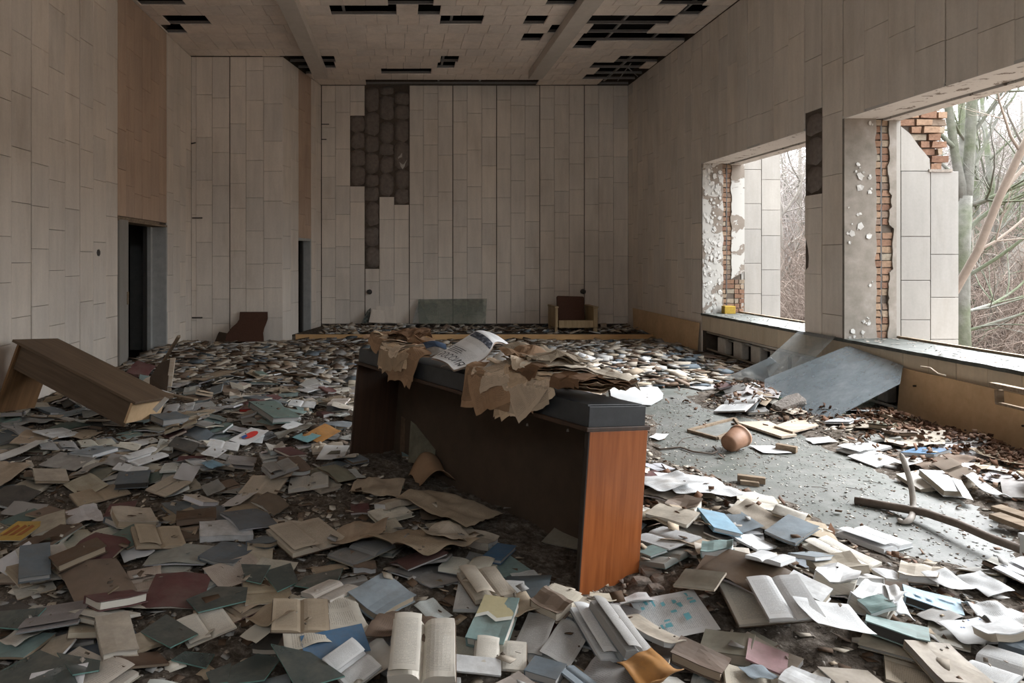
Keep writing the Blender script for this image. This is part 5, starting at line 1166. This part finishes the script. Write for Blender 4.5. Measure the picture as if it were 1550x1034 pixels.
def scatter(kind, N, yr, tries=40):
    n = 0; guard = 0
    while n < N and guard < N*tries:
        guard += 1
        y = math.sqrt(rs.uniform(yr[0]**2, yr[1]**2)); x = rs.uniform(max(-3.8, -.62*y), min(4.68, .93*y))
        if not visible(x, y): continue
        i, j = int((x-GX0)/CS), int((y-GY0)/CS)
        if not (0 <= i < NX and 0 <= j < NY) or keep[i, j] or dirt[i, j] < .75: continue
        w, h = rs.choice(((.13, .20), (.14, .21), (.15, .22), (.17, .24), (.12, .17)))
        t = {'closed': rs.uniform(.012, .04), 'open': rs.uniform(.012, .035), 'page': rs.uniform(.012, .03), 'booklet': rs.uniform(.005, .012), 'splay': rs.uniform(.02, .04), 'news': .05}[kind]
        if kind in ('open', 'splay'): w *= 1.85
        if kind == 'news': w, h = rs.uniform(.28, .42), rs.uniform(.28, .4)
        sc = rs.uniform(.85, 1.2); w *= sc; h *= sc
        if S[i, j]-base[i, j] > (.085 if kind != 'page' else .10): continue
        if bare[min(NX-1, int((x+.2-GX0)/CS)), j] or bare[max(0, int((x-.2-GX0)/CS)), j]: continue
        pw = rs.random(); pg = 'white' if pw < .24 else 'cream' if pw < .44 else 'ltan' if pw < .60 else 'tan' if pw < .76 else 'grey' if pw < .91 else 'brown'
        cv = rs.choice(['grey', 'grey', 'beige', 'beige', 'white', 'greyblue', 'slate', 'slate', 'ltan', 'teal', 'brown', 'brown', 'dbrown', 'dark', 'green', 'olive', 'maroon', 'tan', 'cream'])
        jit = lambda c: (lambda f: tuple(max(.02, v*f*rs.uniform(.97, 1.03)) for v in C[c]))(rs.uniform(.75, 1.08))
        ang = rs.uniform(-PI, PI); thick = 'thick' if t > .026 else 'slim'
        e = []
        if kind == 'closed': front = f'{thick} closed book with {CN[cv]} cover'; e = ['small' if w < .15 else 'broad', 'dusty']; cat = 'book'; grp = 'closed books strewn over the floor'; nm = None; 
        elif kind == 'open': front = f'open book with {CN[pg]} pages'; e = ['small' if w < .29 else 'broad', 'dusty']; cat = 'book'; grp = 'open books strewn over the floor'; nm = None
        elif kind == 'splay': front = f'{CN[cv]} book face down'; e = ['small' if w < .29 else 'broad']; cat = 'book'; grp = 'books lying face down'; nm = None
        elif kind == 'booklet': front = f'{CN[cv]} booklet'; e = ['small' if w < .15 else 'broad', 'dusty']; cat = 'booklet'; grp = 'thin booklets strewn over the floor'; nm = None
        elif kind == 'news': front = f'crumpled {CN[pg]} newspaper sheet'; cat = 'newspaper'; grp = 'crumpled newspaper sheets on the floor'; nm = None; e = ['dusty']
        else: front = f'loose {CN[pg]} page'; e = ['small' if w < .15 else 'broad', 'creased']; cat = 'page'; grp = 'loose pages strewn over the floor'; nm = None
        r_ = put(kind, x, y, w, h, ang, t, jit(cv), jit(pg), '', cat, grp, None, .88, nm, .3, rs.choice(('page', 'page', 'blank')))
        if r_ is None: continue
        o, p = r_; o['label'] = near_label(front, p[0], p[1], p[2], e); n += 1
    return n
random.seed(3)
tot = []
for rnd_ in range(4):
    for kind, N in (('booklet', 62), ('closed', 56), ('page', 48), ('open', 50), ('splay', 24), ('news', 9), ('page', 12)):
        tot.append(scatter(kind, N, (2.3, 9.2)))
print('SCATTER', sum(tot), 'distinct labels', len(used))
def hand(it):
    kind, c, t, cov, pag, label, cat, var = it
    z = .08
    for _ in range(4):
        P = [px(c[i], c[i+1], z) for i in (0, 2, 4, 6)]; ctr = sum(P, Vector())/4
        U = ((P[1]-P[0])+(P[2]-P[3]))/2; Vv = ((P[3]-P[0])+(P[2]-P[1]))/2
        if U.x*Vv.y-U.y*Vv.x < 0: U, Vv = Vv, U
        w, h = U.length, Vv.length; ang = (math.atan2(U.y, U.x)+math.atan2(Vv.y, Vv.x)-PI/2)/2 if abs(math.atan2(U.y, U.x)-math.atan2(Vv.y, Vv.x)) < PI else math.atan2(U.y, U.x)
        zz, ka, kb = drop(ctr.x, ctr.y, w, h, ang, t, .8, .2, False)
        z = .5*z+.5*(zz+t)
    if kind in ('open', 'splay') and abs(U.normalized().x) < abs(Vv.normalized().x): ang += PI/2; w, h = h, w
    elif kind == 'closed' and False: pass
    pp = 'cover' if (kind == 'page' and cov in ('sky', 'cyan', 'orange')) else ('blank' if cov == 'white' and kind == 'page' and var % 2 else 'page')
    r_ = put(kind, ctr.x, ctr.y, w, h, ang, t, C[cov], C[pag], label, cat, None, var, .8, {'magazine': 'magazine', 'pamphlet': 'pamphlet', 'cover': 'loose_cover', 'leaflet': 'leaflet', 'folder': 'folder', 'map sheet': 'map_sheet', 'brochure': 'brochure'}.get(cat), .2, pp, off=.004)
    if r_ is None: return None
    return r_[0], w, h, t
HO = {}
for it in HAND:
    r_ = hand(it)
    if r_: HO[it[5]] = r_
# ------------------------------------------------------------------ printed marks on the recognisable ones (flat print, parts of the thing)
def mark(key, pts, col, z=1.03, name='print', rough=.7):
    """flat printed shape on a thing; pts in the thing's unit frame"""
    if key not in HO: return
    o = HO[key][0]; nm = 'print_'+'_'.join('%02d' % int(c*99) for c in col)
    m = bpy.data.materials.get(nm) or simple(nm, tuple(col)+(1,), rough, 20, .2, .1)
    V = [(x, y, z) for x, y in pts]; obj(name, mesh(name, V, [tuple(range(len(V)))], m), None, o)
for k in range(3): mark('sky-blue hardback with white lettering on its cover', [(-.30+k*.2, -.22), (-.18+k*.2, -.22), (-.18+k*.2, .0), (-.30+k*.2, .0)] if k < 2 else [(.12, .1), (.40, .1), (.40, .2), (.12, .2)], (.62, .72, .78), 1.25)
# emblem: red disc segment and blue patch
E = 'white leaflet printed with a red and blue emblem'
mark(E, [(.05+.22*math.cos(t), .05+.26*math.sin(t)) for t in [k*PI/6 for k in range(12)]], (.62, .05, .04), 1.0)
mark(E, [(-.2, -.2), (0, -.28), (.02, -.08), (-.16, -.02)], (.05, .10, .30), 1.02)
Lk = 'book with a cream and teal landscape on its cover'
mark(Lk, [(-.48, .02), (-.2, .12), (.1, .0), (.48, .10), (.48, .49), (-.48, .49)], (.50, .44, .27), 1.12)
mark(Lk, [(-.48, -.06), (-.2, .04), (.1, -.08), (.48, .02), (.48, .10), (.1, .0), (-.2, .12), (-.48, .02)], (.62, .62, .56), 1.13)
rm_ = random.Random(8)
for k in range(16):
    x, y = rm_.uniform(-.45, .3), rm_.uniform(-.42, .35); w_, h_ = rm_.uniform(.04, .16), rm_.uniform(.03, .1)
    mark('white sheet with a teal map pattern below the counter', [(x, y), (x+w_, y+rm_.uniform(-.03, .03)), (x+w_*rm_.uniform(.7, 1.1), y+h_), (x+rm_.uniform(-.02, .02), y+h_)], (.16, .42, .48), 1.1)
mark('white sheet with a dark picture against the shaded end of the counter', [(-.2, -.2), (.3, -.15), (.25, .1), (-.1, .05)], (.12, .11, .08), .9)
mark('white open magazine with a dark photo on one page', [(-.42, -.3), (-.08, -.3), (-.08, .25), (-.42, .25)], (.14, .12, .11), 1.05)
for k in range(3): mark('yellow map-like booklet at the very edge of the litter', [(-.35+.25*k, -.3), (-.2+.25*k, -.25), (-.15+.25*k, .2), (-.32+.25*k, .3)], (.35, .13, .04), 1.3)
for k in range(7):
    x, y = rm_.uniform(-.35, .3), rm_.uniform(-.35, .3); mark('white page with blue stamps beside the large grey closed book', [(x, y), (x+.05, y), (x+.05, y+.04), (x, y+.04)], (.1, .16, .3), 1.15)
# mint green booklet standing in the rubble
gb_ = board('mint_booklet', 'mint green booklet standing upright against the concrete chunk', 'booklet', [px(1165, 612, .03), px(1186, 621, .03), at(1189, 604, px(1186, 621, .03).y+.05), at(1167, 596, px(1165, 612, .03).y+.05)], .01, 'shard_edge')
gb_.data.materials.clear(); gb_.data.materials.append(simple('mint_cover', (.38, .62, .50, 1), .6, 10, .15, .1))
# ------------------------------------------------------------------ glass shards on the floor
SH = [([(345, 1040), (350, 1005), (390, 985), (425, 1000), (400, 1040)], 'pointed green-edged glass shard at the frame edge left of the blue folder'),
 ([(259, 1002), (280, 990), (325, 990), (312, 1008)], 'small glass shard with a bright green cut edge'),
 ([(86, 988), (152, 1000), (150, 1018), (110, 1028)], 'glass shard shaped like a wedge in front of the beige closed book'),
 ([(-10, 1016), (60, 988), (104, 1010), (118, 1045), (-10, 1045)], 'biggest glass shard in the dark corner of the litter'),
 ([(-10, 925), (70, 928), (38, 955), (-10, 946)], 'glass shard lying in front of the large brown face-down book'),
 ([(410, 985), (470, 998), (522, 1030), (450, 1045)], 'long glass shard partly under the blue folder'),
 ([(212, 960), (252, 928), (300, 960), (258, 985)], 'square glass shard tucked under the thin open cream book'),
 ([(365, 855), (410, 857), (395, 885), (372, 880)], 'glass shard behind the spread tan book, blunt four-cornered'),
 ([(445, 885), (462, 868), (520, 860), (510, 890), (470, 895)], 'broad glass shard left of the grey cloth-bound book'),
 ([(320, 1040), (312, 1015), (350, 1002), (345, 1040)], 'narrow glass shard beside the pointed green-edged one'),
 ([(282, 905), (330, 885), (375, 890), (372, 915), (300, 930)], 'glass shard lying behind the thin open cream book'),
 ([(398, 870), (440, 850), (452, 880), (420, 900)], 'triangular glass shard between two broader ones')]
for pix, lab in SH:
    z = .09
    for _ in range(3):
        P = [px(a, b, z) for a, b in pix]; c = sum(P, Vector())/len(P); w = max(p.x for p in P)-min(p.x for p in P); h = max(p.y for p in P)-min(p.y for p in P)
        zz, ka, kb = drop(c.x, c.y, w*.8, h*.8, 0, .005, .85, .12, False); z = zz+.005
    drop(c.x, c.y, w*.8, h*.8, 0, .005, .85, .12)
    V0 = [Vector((p.x, p.y, z+ka*(p.x-c.x)+kb*(p.y-c.y))) for p in P]; n = len(V0)
    th = thing('glass_shard', lab, 'glass shard', c.xyz)
    V0 = [v-c for v in V0]; up = Vector((0, 0, .005))
    obj('pane', mesh('pane', V0+[v+up for v in V0], [tuple(range(n))[::-1], tuple(range(n, 2*n))], M['shard']), None, th)
    e = MB().add(V0+[v+up for v in V0], [(i, (i+1) % n, n+(i+1) % n, n+i) for i in range(n)]); e.build('cut_edge', M['shard_edge'], th)
# ------------------------------------------------------------------ uncountable litter
def pieces(name, label, N, region, size, cols, zf, flatness=.35, leaf=False, cat='litter', thick=True, seed=1):
    rn = np.random.default_rng(seed); V = []; Qs = []; Cc_ = []; n = 0; g = 0
    while n < N and g < N*30:
        g += 1; r_ = region(rn)
        if r_ is None: continue
        x, y, z = r_; s = rn.uniform(*size); a = rn.uniform(0, 6.28); w, h = s*rn.uniform(.5, 1), s*rn.uniform(.6, 1.3); t = rn.uniform(.003, .013)*(s/.12) if thick else .002
        nz = Vector((rn.normal(0, flatness), rn.normal(0, flatness), 1)).normalized(); u = Vector((math.cos(a), math.sin(a), 0)); u = (u-nz*u.dot(nz)).normalized(); v = nz.cross(u); c0 = Vector((x, y, z+.3*s*math.hypot(nz.x, nz.y)))
        b = len(V); k = rn.uniform(.75, 1, 4)
        for zz in (0, t):
            for q, (p_, r2) in enumerate(((-1, -1), (1, -1), (1, 1), (-1, 1))): V.append(c0+u*p_*w/2*k[q]+v*r2*h/2*k[(q+1) % 4]+nz*zz)
        Qs += [(b+3, b+2, b+1, b), (b+4, b+5, b+6, b+7)]+[(b+i, b+(i+1) % 4, b+4+(i+1) % 4, b+4+i) for i in range(4)]
        c = cols[rn.integers(len(cols))]; f = rn.uniform(.7, 1.1); Cc_ += [(c[0]*f, c[1]*f, c[2]*f, 1)]*8; n += 1
    o = obj(name, npmesh(name, np.array([tuple(v) for v in V]), np.array(Qs), M['leafm'] if leaf else M['vcol'], False, np.array(Cc_)))
    return tag(o, label, cat, kind='stuff')
def hz(x, y): return float(S[min(NX-1, max(0, int((x-GX0)/CS))), min(NY-1, max(0, int((y-GY0)/CS)))])
def reg(y0, y1, dmin=.5, nearwall=False):
    def f(rn):
        y = math.sqrt(rn.uniform(y0*y0, y1*y1)); x = rn.uniform(max(-3.85, -.62*y), min(4.7, .93*y)); i, j = int((x-GX0)/CS), int((y-GY0)/CS)
        if not (0 <= i < NX and 0 <= j < NY) or cabin[i, j] or dirt[i, j] < dmin: return None
        return x, y, (hz(x, y) if rn.random() < .07 else max(0, float(base[i, j])))+.002
    return f
far = [C[k] for k in ('grey', 'grey', 'tan', 'beige', 'beige', 'ltan', 'brown', 'brown', 'dbrown', 'dbrown', 'slate', 'white', 'cream', 'ltan')]
def farreg(rn):
    y = rn.uniform(8.6, 13.35); x = rn.uniform(-3.85, 4.85); i, j = int((x-GX0)/CS), min(NY-1, int((y-GY0)/CS))
    if y > 12.75 and x < -1.95: return None
    if dirt[i, j] < .5 and rn.random() < .6: return None
    z = float(base[i, j])+rn.uniform(0, .04)*(1 if y < 12.6 else .4); return x, y, z
pieces('far_book_litter', 'distant carpet of scattered books and papers before the stage', 7500, farreg, (.05, .25), far, None, .13, seed=2)
pieces('paper_scraps', 'small torn paper scraps and cardboard bits among the books', 9000, reg(2.3, 9.2), (.015, .075), [C[k] for k in ('grey', 'tan', 'brown', 'dbrown', 'beige', 'cream', 'dbrown', 'ltan', 'grey')], None, .22, thick=False, seed=3)
pieces('mortar_crumbs', 'crumbs of mortar and plaster covering the trodden ground', 20000, reg(2.3, 9.5), (.006, .024), [(.20, .165, .135), (.28, .24, .20), (.12, .095, .075), (.36, .32, .28)], None, .6, seed=4)
def stg(rn):
    x = rn.uniform(-1.6, 4.8); y = rn.uniform(13.5, 15.0)
    if rn.random() < .55 and x > 0: return None
    return x, y, .137+rn.uniform(0, .02)
pieces('stage_litter', 'paper and plaster bits strewn over the low stage', 700, stg, (.05, .2), far, None, .25, seed=5)
bl = [tuple(px(a, b)[:2]) for a, b in ((1160, 640), (1250, 640), (1380, 660), (1560, 740), (1560, 790), (1470, 745), (1370, 700), (1280, 668), (1180, 650))]
def lf(rn):
    r_ = rn.random()
    if r_ < .5:
        y = rn.uniform(4.6, 8.2); x = 4.85-abs(rn.normal(0, .35))
    elif r_ < .75:
        y = rn.uniform(8, 12); x = 4.85-abs(rn.normal(0, .5))
    elif r_ < .9: y = rn.uniform(6.5, 9); x = rn.uniform(2.6, 4.8)
    else: y = rn.uniform(3, 6); x = rn.uniform(1.5, 4.6)
    if x < 1: return None
    i, j = int((x-GX0)/CS), int((y-GY0)/CS)
    if dirt[i, j] < .55 and rn.random() < .93: return None
    return x, y, (max(0, hz(x, y)) if x > 3.4 or rn.random() < .12 else max(0, float(base[i, j])))+rn.uniform(0, .012)
pieces('dead_leaves', 'drift of dry brown leaves along the window wall', 5200, lf, (.02, .06), far, None, .7, leaf=True, cat='leaves', thick=False, seed=6)
def nic(rn): return rn.uniform(4.75, 5.18), rn.uniform(4.8, 11.2), rn.uniform(0, .05)
pieces('niche_rubble', 'rubble and leaves heaped inside the heating niche', 2500, nic, (.02, .09), [C['brown'], C['dbrown'], C['grey'], (.2, .16, .13)], None, .6, seed=7)
def br(rn):
    x = rn.uniform(.9, 4.6); y = rn.uniform(3.4, 8); i, j = int((x-GX0)/CS), int((y-GY0)/CS)
    return (x, y, .001) if bare[i, j] else None
pieces('floor_grit', 'fine grit and splinters sprinkled on the bare floor', 2600, br, (.004, .02), [C['grey'], C['dbrown'], C['cream']], None, .2, seed=8)
sm = MB(); rn = random.Random(4)
for _ in range(70):
    x, y = rn.uniform(.9, 4.5), rn.uniform(3.6, 7.8); i, j = int((x-GX0)/CS), int((y-GY0)/CS)
    if not bare[i, j]: continue
    a = rn.uniform(0, 6.3); l = rn.uniform(.04, .14); P = Vector((x, y, .004)); d = Vector((math.cos(a), math.sin(a), 0)); sm.tube([P, P+d*l*.5+Vector((rn.uniform(-.01, .01), rn.uniform(-.01, .01), .004)), P+d*l], .0022, 4)
tag(sm.build('fine_twigs', M['stick'], None), 'thin broken twigs scattered on the bare floor', 'twigs', kind='stuff')
# ------------------------------------------------------------------ newspapers on the counter ledge
LW = W-.03
CK = dict(C); C = dict(C, tan=(.50, .37, .25), ltan=(.60, .48, .36), brown=(.30, .19, .115), dbrown=(.16, .09, .05), olive=(.38, .31, .23), beige=(.52, .44, .37))
def drape(name, label, x, y, w, h, yaw, z, hang, seed, col=C['tan'], fold=.03, layers=3, group=None, lift=0.0):
    o = thing(name, label, 'newspaper'); o.matrix_world = Mc
    if group: o['group'] = group
    for l in range(layers):
        yw = yaw+l*.16*(-1)**l; ww, hh = w*(1-.09*l), h*(1-.07*l)
        def f(a, b, l=l, yw=yw, ww=ww, hh=hh):
            p, q = (a-.5)*ww, (b-.5)*hh; X = x+p*math.cos(yw)-q*math.sin(yw); Y = y+p*math.sin(yw)+q*math.cos(yw)
            zz = H+.128+z-l*.013+.02+fold*(.8*noise.noise(Vector((X*4, Y*3, seed+.12*l)))+.9*abs(noise.noise(Vector((X*7+Y*2, Y*4-X*3, seed))))+.35*abs(noise.noise(Vector((X*17, Y*13, seed+.1*l)))))+fold*.6+lift*max(0, b-.5)**1.5*2
            if Y < 0:
                over = -Y; r = .03; k = min(over, r)
                Yn = -.006-.5*k-.12*over*(1+noise.noise(Vector((X*6, 1, seed))))-l*.004; zz = zz-over*hang; Y = min(-.004, Yn)-.008
            elif Y > LW+.04: zz -= (Y-LW-.04)*.7
            X = min(X, Lc+.01)
            return (X, Y, zz)
        me = sheetmesh('sheet', f, 14, 12, 'news', .003); me.polygons.foreach_set('use_smooth', [False]*len(me.polygons)); c = obj('sheet', me, None, o); k = rn.uniform(.75, 1.25); c.color = tuple(v*k for v in col)+(1,)
    return o
ltx = Lc
NP = [
 ('brown newspaper heaped at the shaded end of the ledge', .22, .2, .42, .34, .3, .0, .5, C['brown'], .06),
 ('dark curled newspaper standing up at the shaded end of the ledge', .42, .22, .30, .30, .9, .05, .5, C['dbrown'], .10),
 ('tan newspaper hanging over the front edge left of the headline paper', .62, .03, .44, .42, .15, .01, .85, C['tan'], .05),
 ('lower tan paper hanging in folds below the headline newspaper', .78, -.02, .42, .40, -.2, .0, .9, C['brown'], .05),
 ('folded paper stack poking out under the hanging tan papers', .55, .10, .40, .30, -.35, .03, .7, C['ltan'], .045),
 ('pinkish grey newspaper lying flat right of the headline paper', 1.45, .2, .62, .34, .05, .01, .6, (.50, .44, .40), .025),
 ('tan wavy newspaper rolled over the front edge in mid-ledge', 1.86, .08, .55, .36, .1, .015, .8, C['ltan'], .055),
 ('thick brown newspaper hanging down in front of the ledge', 1.84, -.0, .62, .44, .18, .0, .9, C['brown'], .05),
 ('olive grey newspaper raised highest at the rear of the ledge', 1.88, .26, .46, .36, -.2, .07, .5, C['olive'], .09),
 ('cream newspaper fanned toward the black end of the ledge', 2.2, .24, .56, .32, .5, .06, .5, (.68, .60, .49), .06),
 ('striped tan paper drooping over the front near the black end', 2.08, -.02, .36, .34, .55, .03, .95, C['ltan'], .04),
 ('stack of tan papers with ruffled edges near the black end', 2.22, .2, .44, .30, .2, .03, .5, C['tan'], .06),
 ('small brown rolled paper against the black end of the ledge', 2.38, .24, .26, .20, .1, .02, .2, C['dbrown'], .07),
 ('scrap of tan paper under the striped drooping one', 1.96, -.05, .24, .30, .3, .0, 1.0, C['tan'], .03)]
for i, (lab, x, y, w, h, yaw, z, hang, col, fold) in enumerate(NP):
    drape('newspaper', lab, x*Lc/2.53, y, w, h, yaw, z, hang, 7.3*i, col, fold, 3)
rx = random.Random(31)
for i in range(16):
    x = rx.choice((rx.uniform(.15, .7), rx.uniform(1.6, 2.4), rx.uniform(1.8, 2.42)))
    drape('newspaper', 'small folded brown newspaper piece among the heap on the counter ledge', x, rx.uniform(.0, .3), rx.uniform(.16, .3), rx.uniform(.12, .26), rx.uniform(-1.5, 1.5), rx.uniform(.02, .09), rx.uniform(.5, 1), 3.1*i+80, C[rx.choice(('tan', 'ltan', 'brown', 'dbrown', 'beige'))], rx.uniform(.03, .07), 2, 'small folded papers on the counter ledge')
# the headline newspaper, curled over
rowp = [((652, 547, 4.36), (687, 562, 4.10)), ((672, 536, 4.44), (708, 556, 4.16)), ((695, 522, 4.52), (733, 545, 4.22)), ((712, 511, 4.60), (744, 532, 4.30)), ((724, 505, 4.68), (750, 522, 4.42)), ((742, 508, 4.80), (764, 524, 4.58)), ((758, 518, 4.88), (778, 534, 4.66))]
RP = [(at(*a), at(*b)) for a, b in rowp]
def curve(P, t):
    t = t*(len(P)-1); i = min(int(t), len(P)-2); f = t-i; p = [P[max(0, min(len(P)-1, i+k))] for k in (-1, 0, 1, 2)]
    return .5*((2*p[1])+(p[2]-p[0])*f+(2*p[0]-5*p[1]+4*p[2]-p[3])*f*f+(-p[0]+3*p[1]-3*p[2]+p[3])*f**3)
def hsurf(a, b, lift=0.0):
    p, q = curve([r[0] for r in RP], a), curve([r[1] for r in RP], a); v = p.lerp(q, b)+Vector((0, 0, .022+.012*math.sin(b*PI)-.015*max(0, b-.75)*4*(1-a)))
    if lift:
        n = (curve([r[0] for r in RP], min(1, a+.02))-curve([r[0] for r in RP], max(0, a-.02))).cross(q-p); 
        if n.z < 0: n = -n
        v = v+n.normalized()*lift
    return v
hn = thing('headline_newspaper', 'white newspaper curled on the counter ledge with large headline and dark photograph', 'newspaper')
s1 = obj('sheet', sheetmesh('sheet', lambda a, b: tuple(hsurf(a, b)), 30, 12, 'news'), None, hn); s1.color = (.72, .72, .72, 1)
s2 = obj('sheet', sheetmesh('sheet', lambda a, b: tuple(hsurf(a*.9, min(1, b*1.03))-Vector((0, -.01, .012))), 24, 8, 'news'), None, hn); s2.color = (.5, .38, .3, 1)
def onsheet(name, V2, Fc, mat, lift=.0015): return obj(name, mesh(name, [tuple(hsurf(min(1, max(0, a)), min(1, max(0, b)), lift)) for a, b in V2], Fc, mat), None, hn)
ink = simple('printing_ink', (.03, .03, .035, 1), .8, 60, .3, .1)
def gridq(a0, a1, b0, b1, n=10):
    V = [(a0+(a1-a0)*i/n, b0+(b1-b0)*j/n) for i in range(n+1) for j in range(n+1)]; return V, [(i*(n+1)+j, (i+1)*(n+1)+j, (i+1)*(n+1)+j+1, i*(n+1)+j+1) for i in range(n) for j in range(n)]
t = NT('news_photo'); n = t.noise(t.pos(), 42, 5, .7); onph = t.fin(t.ramp(n, [(.42, (.035, .04, .055, 1)), (.58, (.12, .13, .16, 1)), (.66, (.5, .51, .54, 1))]), .8)
onsheet('photograph', *gridq(.47, .60, .04, .96), onph)
def text_on(txt, a0, a1, b0, b1, mat, name):
    cu = bpy.data.curves.new('t', 'FONT'); cu.body = txt; cu.size = 1; cu.resolution_u = 3; to = bpy.data.objects.new('t', cu); COL.objects.link(to)
    dg = bpy.context.evaluated_depsgraph_get(); me = bpy.data.meshes.new_from_object(to.evaluated_get(dg)); bpy.data.objects.remove(to)
    bm = bmesh.new(); bm.from_mesh(me); bmesh.ops.triangulate(bm, faces=bm.faces[:]); bmesh.ops.subdivide_edges(bm, edges=[e for e in bm.edges if e.calc_length() > .15], cuts=1, use_grid_fill=False); bm.to_mesh(me); bm.free()
    xs_ = [v.co.x for v in me.vertices]; ys_ = [v.co.y for v in me.vertices]
    if not xs_: return
    fx = lambda v: b0+(b1-b0)*(v.x-min(xs_))/(max(xs_)-min(xs_)); fy = lambda v: a0+(a1-a0)*(v.y-min(ys_))/(max(ys_)-min(ys_))
    onsheet(name, [(fy(v.co), fx(v.co)) for v in me.vertices], [tuple(p.vertices) for p in me.polygons], mat)
text_on('РОССИЯ', .07, .16, .06, .94, ink, 'headline')
for k in range(4): onsheet('subheading', *gridq(.19+.022*k, .197+.022*k, .08, .5+.06*(k % 2), 4), ink)
# neighbours of the headline paper: blue-topped sheet and the white folded ones
def quad4(name, label, q, col, bulge=.02, mt='news', parts=()):
    P = [at(*p) for p in q]; o = thing(name, label, 'newspaper')
    f = lambda a, b: tuple(P[0].lerp(P[1], a).lerp(P[3].lerp(P[2], a), b)+Vector((0, 0, bulge*math.sin(a*PI)+.3*bulge*math.sin(b*7))))
    c = obj('sheet', sheetmesh('sheet', f, 12, 10, mt, .003), None, o); c.color = col+(1,)
    for (a0, a1, b0, b1, m) in parts:
        V, Fc = gridq(a0, a1, b0, b1, 8); obj('printed_block', mesh('printed_block', [tuple(Vector(f(a, b))+Vector((0, 0, .004))) for a, b in V], Fc, m), None, o)
    return o
blp = simple('blue_print', (.05, .085, .15, 1), .7, 60, .5, .1)
quad4('newspaper', 'pale newspaper with a dark blue picture behind the headline paper', [(640, 520, 4.95), (675, 522, 4.85), (678, 542, 4.5), (652, 540, 4.6)], C['grey'], .02, 'news', [(.0, 1, 0, .45, blp)])
quad4('newspaper', 'white folded newspaper leaning right of the headline paper', [(733, 556, 4.15), (771, 524, 4.35), (778, 552, 4.2), (762, 558, 4.05)], (.66, .65, .62), .015)
quad4('newspaper', 'second white page lying below the folded newspaper on the ledge', [(722, 560, 4.1), (772, 545, 4.25), (788, 556, 4.1), (740, 562, 3.95)], (.62, .6, .56), .01)
quad4('newspaper', 'reddish folded sheet standing up at the shaded end of the ledge', [(596, 503, 5.35), (632, 508, 5.2), (640, 530, 5.0), (614, 520, 5.1)], (.28, .15, .10), .03)
quad4('newspaper', 'folded paper with a blue printed block at the front of the ledge', [(800, 582, 3.78), (842, 590, 3.62), (826, 598, 3.6), (806, 592, 3.7)], C['beige'], .01, 'news', [(.1, .95, .1, .9, blp)])
quad4('newspaper', 'thin grey newspaper edge jutting out behind the black end of the ledge', [(812, 577, 4.1), (870, 562, 4.2), (905, 575, 3.95), (880, 590, 3.75)], C['beige'], .03)
# things inside the counter
po = board('poster', 'torn poster leaning inside the dark left bay of the counter', 'poster', [at(618, 700, 5.25), at(657, 705, 4.95), at(661, 668, 5.15), at(622, 637, 5.4)], .003, 'shard')
po.data.materials.clear(); po.data.materials.append(simple('poster_paper', (.16, .15, .11, 1), .9, 12, .6, .1))
bd = board('board', 'narrow pale strip standing in the inner corner of the counter', 'strip', [at(606, 698, 5.5), at(613, 698, 5.45), at(615, 634, 5.5), at(609, 630, 5.55)], .01, 'table')
quad4('wrapping_paper', 'crumpled brown wrapping paper slumped inside the counter', [(618, 720, 5.0), (655, 688, 5.1), (690, 730, 4.8), (640, 735, 4.8)], C['brown'], .08, 'blank')['category'] = 'paper'

# one upright dry leaf at the edge of the bare floor
p = px(1258, 812, .02); lf_ = thing('dead_leaf', 'single upright reddish dry leaf at the edge of the bare floor', 'leaf', p)
obj('blade', mesh('blade', [(-.02, 0, 0), (.02, 0, 0), (.026, .006, .03), (.005, .012, .075), (-.018, .004, .035)], [(0, 1, 2, 3, 4)], M['rust']), None, lf_)
